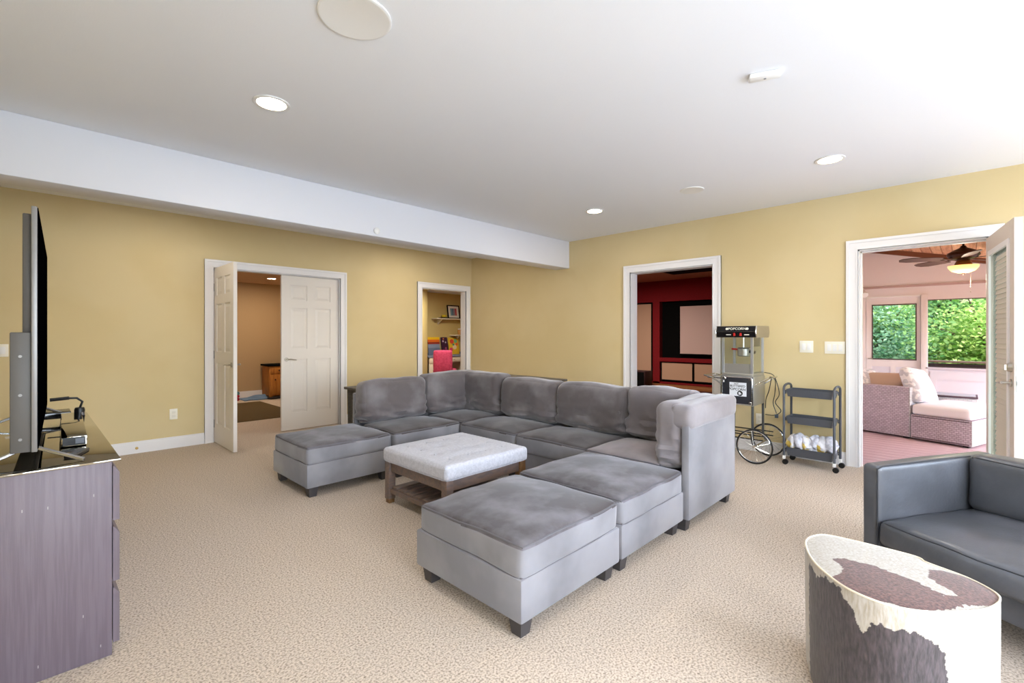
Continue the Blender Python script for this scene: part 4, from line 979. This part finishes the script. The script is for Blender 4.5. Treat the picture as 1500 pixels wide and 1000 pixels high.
# ------------------------------------------------------------------ home theatre beyond the right wall
struct(G().box(5.60, 1.62, 2.57, 11.4, 6.42, 2.7).build('ceiling_theatre', M('theatre_ceiling', (180, 140, 104), .85), smooth=False), 'brown ceiling of the home theatre', 'ceiling')
struct(G().box(7.4, 2.2, 2.50, 9.35, 4.40, 2.57).build('trim_6', m_black, smooth=False), 'black panel on the theatre ceiling', 'ceiling panel')
struct(G().box(5.60, 1.51, 0, 11.4, 1.62, 2.57).build('wall_theatre_right', m_red, smooth=False), 'red side wall of the theatre', 'wall')
struct(G().box(5.60, 6.42, 0, 11.4, 6.50, 2.57).build('wall_theatre_left', m_red, smooth=False), 'red side wall of the theatre', 'wall')
struct(G().box(10.95, 1.62, 0, 11.1, 6.42, 2.57).build('wall_theatre_back', m_black, smooth=False), 'black wall behind the projection screen', 'wall')
g = G(); g.box(10.80, 1.62, 2.06, 10.95, 6.42, 2.57); g.box(10.80, 5.44, .06, 10.95, 5.62, 2.06); g.box(10.80, 1.62, .60, 10.95, 5.44, .69); g.box(10.80, 1.62, .06, 10.95, 6.42, .10)
struct(g.build('trim_7', m_red, smooth=False), 'red surround of the projection screen', 'surround')
struct(G().box(10.35, 1.62, 0, 10.80, 6.42, .055, bev=.004).build('trim_8', M('stage_edge_wood', (150, 96, 52), .5), smooth=False), 'low wooden stage step before the screen', 'step')
t = thing('projection_screen', 'large pale projection screen in a black surround', 'screen', (10.85, 3.6, 0))
G().box(0, -1.34, .80, .03, 1.34, 1.925).build('screen_cloth', m_scr, t, smooth=False)
G().box(.005, -1.37, .77, .09, 1.37, 1.955).build('frame', m_black, t, smooth=False)
for (ya_, yb_, za_, zb_, lab) in ((5.68, 6.30, .10, 2.02, 'tall tan speaker cloth panel left of the theatre screen'), (4.64, 5.40, .16, .57, 'low tan speaker cloth panel under the left end of the screen'), (3.80, 4.59, .16, .57, 'low tan speaker cloth panel under the middle of the screen'), (2.98, 3.76, .16, .57, 'low tan speaker cloth panel under the right half of the screen')):
    t = thing('speaker_panel', lab, 'speaker', (10.84, (ya_ + yb_) / 2, za_)); w2 = (yb_ - ya_) / 2; hh = zb_ - za_
    G().box(0, -w2, 0, .02, w2, hh).build('cloth', m_tan, t, smooth=False)
    e = .03; G().box(-.01, -w2 - e, -e, .09, -w2, hh + e).box(-.01, w2, -e, .09, w2 + e, hh + e).box(-.01, -w2, -e, .09, w2, 0).box(-.01, -w2, hh, .09, w2, hh + e).build('frame', m_black, t, smooth=False)
t = thing('subwoofer', 'dark box standing on the theatre floor at the left of the opening', 'speaker', (10.1, 5.58, 0))
G().box(-.18, -.22, .015, .18, .22, .40, bev=.01).build('cabinet', M('dark_maroon', (48, 22, 24), .5), t)
G().box(-.19, -.20, .03, -.18, .20, .38).build('grille', m_black, t); G().box(-.15, -.18, 0, -.11, -.14, .015).box(.11, .14, 0, .15, .18, .015).box(-.15, .14, 0, -.11, .18, .015).box(.11, -.18, 0, .15, -.14, .015).build('foot', m_black, t)
lamp('theatre_lamp', 'AREA', (8.4, 5.3, 2.48), 95, (1, .90, .80), .5)

# ------------------------------------------------------------------ screened porch
struct(G().box(5.60, -2.2, -.14, 9.5, 1.50, -.03).build('floor_porch', M('deck_joist', (60, 40, 36), .9), smooth=False), 'dark framing under the porch deck', 'floor')
fp = bpy.data.objects['floor_porch']
random.seed(2)
y = -2.2; i = 0
base = None
y = 5.61
while y < 9.15:      # deck boards run along Y
    if base is None:
        base = G().box(0, -2.2, -.028, .132, 1.49, -.002, bev=.003, seg=1).build('deck_board', m_deck, fp); base.location = (y, 0, 0)
    else:
        o = base.copy(); COL.objects.link(o); o.location = (y, 0, 0); o.parent = fp
    y += .138
# porch far wall
XW = 9.2
g = G()
g.box(XW, .44, 0, XW + .10, .50, 2.75); g.box(XW, 1.16, 0, XW + .10, 1.50, 1.84); g.box(XW, .50, 1.84, XW + .10, 1.5, 2.75)
g.box(XW, -2.2, 1.766, XW + .10, .44, 2.75); g.box(XW, -2.2, 0, XW + .10, -1.65, 1.766)
struct(g.build('wall_porch_far', m_pinkwall, smooth=False), 'mauve upper wall of the porch', 'wall')
struct(G().box(5.60, 1.50, 0, 9.3, 1.505, 2.75).build('wall_porch_left', m_pinkwall, smooth=False), 'mauve side wall of the porch', 'wall')
kw = struct(G().box(XW, -1.65, 0, XW + .10, .44, .75).build('wall_porch_knee', m_lav, smooth=False), 'lavender grey knee wall under the porch screen', 'wall')
for (a, b_) in ((-1.60, -.62), (-.56, .40)):
    for (y0_, y1_, z0_, z1_) in ((a, a + .07, .06, .70), (b_ - .07, b_, .06, .70), (a, b_, .60, .72), (a, b_, .04, .14)):
        G().box(XW - .014 - (.002 if z1_ - z0_ > .3 else 0), y0_, z0_, XW, y1_, z1_).build('batten', m_lav, kw, smooth=False)
struct(G().box(XW - .03, -1.66, .75, XW + .12, .45, .775, bev=.003).build('trim_9', m_lav), 'sill of the porch screen', 'sill')
struct(G().box(XW - .03, .425, 0, XW + .02, .50, 1.84, bev=.003).build('trim_10', m_pinkwall), 'mauve post between the porch door and screen', 'post')
struct(G().box(XW - .015, -2.2, 1.965, XW, 1.5, 2.0).build('trim_11', M('mauve_shadow_band', (192, 166, 162), .8)), 'horizontal band on the porch wall', 'band')  # trim strip in a darker mauve
m_mesh = glass('insect_screen', (232, 236, 234), .02)
w1 = struct(G().box(XW + .005, -1.65, .775, XW + .02, -1.638, 1.766).box(XW + .005, .428, .775, XW + .02, .440, 1.766).box(XW + .005, -1.638, 1.752, XW + .02, .428, 1.766).box(XW + .005, -1.638, .775, XW + .02, .428, .785).build('window_1', M('dark_screen_frame', (84, 70, 66), .5)), 'wide screened opening of the porch', 'window')
G().box(XW + .036, -1.625, .79, XW + .038, .428, 1.752).build('pane', m_mesh, w1, smooth=False)
# porch screen door with its window
d4 = bpy.data.objects.new('door_4', None); COL.objects.link(d4); d4.location = (XW, .505, 0); struct(d4, 'mauve porch door with a square window', 'door')
W4 = .65
G().box(.02, 0, .01, .06, .045, 1.83).box(.02, W4 - .07, .01, .06, W4, 1.83).box(.02, .045, 1.72, .06, W4 - .07, 1.83).box(.02, .045, .76, .06, W4 - .07, .865).box(.02, .045, .01, .06, W4 - .07, .12).box(.02, .29, .12, .06, .35, .76).build('frame', m_pinkwall, d4, smooth=False)
for (a, b_) in ((.045, .29), (.35, W4 - .07)): G().box(.035, a, .12, .05, b_, .76).build('panel', m_lav, d4, smooth=False)
for z in (.865, 1.700): G().box(.015, .045, z, .035, W4 - .07, z + .018).build('window_frame', M('dark_screen_frame', (84, 70, 66), .5), d4, smooth=False)
for a in (.045, W4 - .085): G().box(.015, a, .865, .035, a + .015, 1.718).build('window_frame', M('dark_screen_frame', (84, 70, 66), .5), d4, smooth=False)
G().box(.038, .06, .883, .040, W4 - .085, 1.70).build('pane', m_mesh, d4, smooth=False)
G().box(-.01, -.0, 1.825, .03, W4 + .02, 1.845).build('head_trim', m_trim, d4, smooth=False)
G().tube([(.02, W4 - .03, .88), (-.03, W4 - .03, .88), (-.03, W4 - .09, .88)], .008, 8).build('handle', m_nickel, d4)
# vaulted plank ceiling
SL = .24
cp = struct(G().add([(5.60, -2.2, 2.36 - 2.2 * SL), (9.32, -2.2, 2.36 - 2.2 * SL), (9.32, 1.5, 2.36 + 1.5 * SL), (5.60, 1.5, 2.36 + 1.5 * SL), (5.60, -2.2, 2.44 - 2.2 * SL), (9.32, -2.2, 2.44 - 2.2 * SL), (9.32, 1.5, 2.44 + 1.5 * SL), (5.60, 1.5, 2.44 + 1.5 * SL)],
     [(3, 2, 1, 0), (4, 5, 6, 7), (0, 1, 5, 4), (1, 2, 6, 5), (2, 3, 7, 6), (3, 0, 4, 7)]).build('ceiling_porch', m_plank2, smooth=False), 'sloping cedar plank ceiling of the porch', 'ceiling')
y = -2.2; k = 0; base = None
while y < 1.40:
    if k < 2:
        o = G().box(5.605, .003, -.012, 9.19, .112, .004, bev=.003, seg=1).build('ceiling_plank', m_plank if k == 0 else m_plank2, cp)
        if k == 0: b0 = o
        else: b1 = o
    else:
        o = (b0 if k % 2 == 0 else b1).copy(); COL.objects.link(o); o.parent = cp
    o.location = (0, y, 2.352 + y * SL); o.rotation_euler = (math.atan(SL), 0, 0)
    y += .115 * math.cos(math.atan(SL)); k += 1
struct(G().add([(9.14, -2.2, 2.27 - 2.2 * SL), (9.2, -2.2, 2.27 - 2.2 * SL), (9.2, 1.5, 2.27 + 1.5 * SL), (9.14, 1.5, 2.27 + 1.5 * SL), (9.14, -2.2, 2.34 - 2.2 * SL), (9.2, -2.2, 2.34 - 2.2 * SL), (9.2, 1.5, 2.34 + 1.5 * SL), (9.14, 1.5, 2.34 + 1.5 * SL)],
     [(3, 2, 1, 0), (4, 5, 6, 7), (0, 1, 5, 4), (1, 2, 6, 5), (2, 3, 7, 6), (3, 0, 4, 7)]).build('trim_12', M('rake_trim', (120, 70, 44), .6), smooth=False), 'brown rake trim under the porch ceiling', 'trim')
# ceiling fan
t = thing('ceiling_fan', 'bronze ceiling fan with a lit bowl in the porch', 'ceiling fan', (7.5, .04, 0))
G().lathe([(.045, 2.37), (.05, 2.34), (.012, 2.32)], n=20).tube([(0, 0, 2.37), (0, 0, 2.24)], .011, 10).build('downrod', m_bronze, t)
G().lathe([(.02, 2.275), (.035, 2.25), (.09, 2.225), (.138, 2.195), (.145, 2.165), (.12, 2.135), (.06, 2.12), (.055, 2.06)], n=32).build('motor_housing', m_bronze, t)
G().lathe([(.058, 2.105), (.075, 2.07), (.075, 2.045), (.13, 2.045)], n=28).build('light_fitter', M('fitter_brass', (130, 88, 46), .4, .6), t)
G().lathe([(.135, 2.045), (.128, 2.02), (.10, 1.985), (.05, 1.965), (.0001, 1.96)], n=32).build('glass_bowl', M('amber_glow_glass', (255, 214, 130), .5, emit=1.25), t)
G().lathe([(.012, 1.962), (.014, 1.952), (.006, 1.94), (.0001, 1.935)], n=12).build('finial', m_bronze, t)
for k in range(5):
    a = 45 + 72 * k; mt = RZ(a) @ RX(12)
    bl = G().prism([(.20, -.05), (.30, -.065), (.52, -.07), (.60, -.045), (.62, 0), (.60, .045), (.52, .07), (.30, .065), (.20, .05)], -.004, .004, mat=T(0, 0, 2.13) @ mt).build('blade', m_blade, t, smooth=False)
    G().box(.10, -.015, -.006, .22, .015, -.001, mat=T(0, 0, 2.135) @ RZ(a)).build('blade_iron', m_bronze, bl, smooth=False)
for (a, ln) in ((.03, .20), (-.05, .26)): G().tube([(a, -.06, 2.05), (a, -.06, 2.05 - ln - .05)], .0012, 4).lathe([(.0001, -.01), (.006, 0), (.0001, .012)], (a, -.06, 2.0 - ln), 8).build('pull_chain', m_nickel, t)
lamp('ceiling_fan_lamp', 'POINT', (7.5, .04, 1.86), 14, (1, .86, .66), .08)
t = thing('wall_floodlight', 'small white wall lamp at the left edge of the porch doorway', 'light', (9.18, 1.22, 1.95))
G().tube([(0, 0, 0), (-.02, 0, 0)], .05, 16).tube([(-.02, 0, 0), (-.06, -.03, -.02)], .014, 8).build('base', m_white_pl, t)
G().tube([(-.05, -.02, -.01), (-.10, -.05, -.06), (-.12, -.06, -.085)], [.022, .048, .055], 16).build('lamp_head', m_white_pl, t)

# wicker sofa with chaise
t = thing('wicker_sofa', 'grey wicker outdoor sofa section with a white seat pad in the porch', 'sofa', (7.37, .50, 0), R(-17.5))
G().box(0, .01, .02, .14, 1.05, .615, bev=.008).build('wicker_back', m_wick, t)
G().box(-.001, 0, .02, .14, .012, .615, bev=.002).build('end_panel', m_wick2, t)
G().box(.14, .02, .02, .85, 1.05, .30, bev=.008).build('seat_base', m_wick, t)
g, _ = cushion(.66, .95, .12, T(.49, .53, .36), r=.03, puff=(.005, .005, .015), amp=.005, seed=90, n=10); g.build('seat_cushion', m_white, t)
G().box(.02, .03, 0, .07, .08, .02).box(.78, .95, 0, .83, 1.0, .02).build('foot', m_blackp, t)
t = thing('wicker_chaise', 'low grey wicker chaise base with a white pad, right of the wicker sofa', 'sofa', (7.37, .50, 0), R(-17.5))
G().box(-.02, -.56, .02, .85, -.012, .30, bev=.008).build('wicker_base', m_wick, t)
G().box(-.019, -.563, .02, .85, -.555, .30, bev=.002).build('end_panel', m_wick2, t)
for z in (.035, .285): G().tube([(-.024, -.54, z), (-.024, -.03, z)], .004, 5).build('wicker_edging', M('wicker_dark', (84, 66, 76), .8), t)
g, _ = cushion(.86, .54, .125, T(.42, -.285, .362), r=.035, puff=(.006, .006, .018), amp=.004, seed=91, n=12); o = g.build('seat_cushion', m_white, t)
G().box(0, -.53, 0, .05, -.48, .02).box(.78, -.08, 0, .83, -.03, .02).build('foot', m_blackp, t)
g, _ = cushion(.44, .44, .13, RX(90), r=.05, puff=(.0, .0, .05), amp=.004, seed=92, n=12)
o = g.build('patterned_pillow', m_patt); o.location = (7.66, .44, .62); o.rotation_euler = (R(-24), R(8), R(-20)); tag(o, 'white and grey patterned pillow leaning at the chaise end', 'pillow')
g, _ = cushion(.42, .42, .12, RX(90), r=.05, puff=(.0, .0, .05), amp=.004, seed=93, n=12)
o = g.build('white_pillow', m_patt); o.location = (7.72, 1.06, .60); o.rotation_euler = (R(-30), 0, R(-75)); tag(o, 'white pillow lying behind the wicker back at the left', 'pillow')
g, _ = cushion(.40, .40, .11, RX(90), r=.05, puff=(.0, .0, .04), amp=.004, seed=94, n=12)
o = g.build('taupe_pillow', m_taupe); o.location = (7.75, .76, .57); o.rotation_euler = (R(-30), 0, R(-70)); tag(o, 'taupe pillow between the two white pillows', 'pillow')
t = thing('wicker_side_table', 'small grey wicker table with a dark edge behind the chaise', 'table', (8.50, .12, 0))
G().box(-.2, -.2, .02, .2, .2, .44, bev=.006).build('body', m_wick2, t)
G().box(-.21, -.21, .44, .21, .21, .462, bev=.004).build('top_edge', M('wicker_dark', (84, 66, 76), .8), t)
G().box(-.19, -.19, .462, .19, .19, .466).build('glass_inlay', m_wick2, t); G().box(-.18, -.18, 0, -.14, -.14, .02).box(.14, .14, 0, .18, .18, .02).build('foot', m_blackp, t)
# railing beyond the screen
t = thing('deck_railing', 'dark brown wooden railing outside the porch screens', 'railing', (9.95, 0, 0))
m_rail = M('dark_brown_rail', (74, 50, 46), .7)
G().box(-.04, -2.6, .815, .10, 1.9, .845, bev=.003).build('top_cap', M('rail_cap', (150, 118, 96), .6), t)
G().box(0, -2.6, .715, .04, 1.9, .80).build('upper_rail', m_rail, t); G().box(0, -2.6, .06, .04, 1.9, .12).build('lower_rail', m_rail, t)
for yy in (-2.55, -1.0, .65, 1.85): G().box(-.02, yy - .045, -.1, .06, yy + .045, .815).build('post', m_rail, t)
y = -2.45; b0 = None
while y < 1.85:
    if b0 is None: b0 = G().box(0, -.016, .12, .035, .016, .715).build('baluster', m_rail, t); b0.location = (0, y, 0)
    else:
        o = b0.copy(); COL.objects.link(o); o.parent = t; o.location = (0, y, 0)
    y += .11
struct(G().box(9.3, -2.8, -.14, 10.1, 2.0, -.02).build('floor_deck', m_deck, smooth=False), 'outer deck edge', 'floor')

# ------------------------------------------------------------------ trees and ground outside
struct(G().box(10.5, -60, -3.1, 90, 60, -3.0).build('ground', M('lawn_green', (86, 120, 52), .95, rgb2=(110, 140, 66), scale=1), smooth=False), 'lawn below the deck', 'ground')
def leafmat(name, a, b_):
    m = bpy.data.materials.new(name); m.use_nodes = True; nn = m.node_tree; nn.nodes.clear()
    oi = nn.nodes.new('ShaderNodeNewGeometry'); cr = nn.nodes.new('ShaderNodeValToRGB'); cr.color_ramp.elements[0].color = lin(a); cr.color_ramp.elements[1].color = lin(b_)
    d_ = nn.nodes.new('ShaderNodeBsdfDiffuse'); tr = nn.nodes.new('ShaderNodeBsdfTranslucent'); mx = nn.nodes.new('ShaderNodeMixShader'); mx.inputs[0].default_value = .5; o = nn.nodes.new('ShaderNodeOutputMaterial')
    nn.links.new(oi.outputs['Random Per Island'], cr.inputs[0]); nn.links.new(cr.outputs[0], d_.inputs[0]); nn.links.new(cr.outputs[0], tr.inputs[0])
    nn.links.new(d_.outputs[0], mx.inputs[1]); nn.links.new(tr.outputs[0], mx.inputs[2]); nn.links.new(mx.outputs[0], o.inputs[0]); return m
lm = [leafmat('leaf_bright_green', (110, 158, 62), (218, 232, 150)), leafmat('leaf_mid_green', (92, 142, 84), (186, 214, 142)), leafmat('leaf_blue_green', (92, 140, 106), (186, 214, 184))]
def tree(x, y, rx, rz, zc, nleaf, mi, label, seed, ls=.16):
    random.seed(seed); t = thing('leafy_tree', label, 'tree', (x, y, -3.0))
    z0 = zc + 3.0
    tr = G().tube([(0, 0, 0), (.05, .05, z0 * .5), (0, 0, z0), (-.05, .1, z0 + rz * .6)], [.16, .13, .09, .03], 8)
    for k in range(7):
        a = random.uniform(0, 2 * PI); s = random.uniform(.5, .9); tr.tube([(0, 0, z0 - rz * .5 + k * .2), (rx * s * math.cos(a) * .5, rx * s * math.sin(a) * .5, z0 + random.uniform(-.3, .6) * rz), (rx * s * math.cos(a), rx * s * math.sin(a), z0 + random.uniform(-.3, .8) * rz)], [.05, .03, .01], 5)
    tr.build('trunk', m_bark, t)
    g = G(); cl = [(random.gauss(0, .45) * rx, random.gauss(0, .45) * rx, random.gauss(0, .45) * rz) for _ in range(46)]
    for i in range(nleaf):
        c_ = random.choice(cl); p = Vector((c_[0] + random.gauss(0, .17) * rx, c_[1] + random.gauss(0, .17) * rx, z0 + c_[2] + random.gauss(0, .15) * rz))
        s = ls * random.uniform(.55, 1.3); a = Vector((random.gauss(0, 1), random.gauss(0, 1), random.gauss(0, .45))).normalized()
        b_ = a.cross(Vector((random.gauss(0, 1), random.gauss(0, 1), random.gauss(0, 1)))).normalized() * .55
        k = len(g.v); g.v += [tuple(p - a * s * .5), tuple(p + b_ * s * .5), tuple(p + a * s * .5), tuple(p - b_ * s * .5)]; g.f.append((k, k + 1, k + 2, k + 3)); g.mi.append(0)
    f = g.build('foliage', lm[mi], t, smooth=False); f['kind'] = 'stuff'
tree(14.2, 1.9, 1.6, 2.0, .9, 24000, 2, 'blue-green tree seen through the porch door window', 1, .09)
tree(14.0, -.35, 1.5, 1.7, .9, 24000, 0, 'bright green tree seen through the wide porch screen', 2, .09)
tree(15.4, .75, 1.5, 2.2, 1.4, 20000, 1, 'mid green tree between the other two, farther back', 3, .10)
tree(17.5, 3.6, 2.6, 3.0, 1.0, 20000, 1, 'tall tree far behind at the left of the porch view', 4, .15)
tree(18.0, -2.2, 2.8, 3.0, 1.2, 20000, 1, 'tall tree far behind at the right of the porch view', 5, .15)
tree(21.0, 1.0, 3.8, 4.0, 1.4, 24000, 2, 'widest and farthest blue-green tree of the porch view', 6, .2)
tree(13.4, .7, 1.3, 1.0, -.8, 12000, 0, 'low bright bush below the porch windows', 7, .08)
tree(13.2, -1.4, 1.3, 1.2, -.5, 12000, 0, 'low bright bush at the right behind the railing', 8, .08)
tree(21.5, -6.0, 3.8, 4.0, 1.4, 9000, 1, 'far tree beyond the right edge of the porch screen', 9, .24)
tree(20.5, 7.5, 3.8, 4.0, 1.4, 9000, 2, 'far tree beyond the left edge of the porch window', 10, .24)
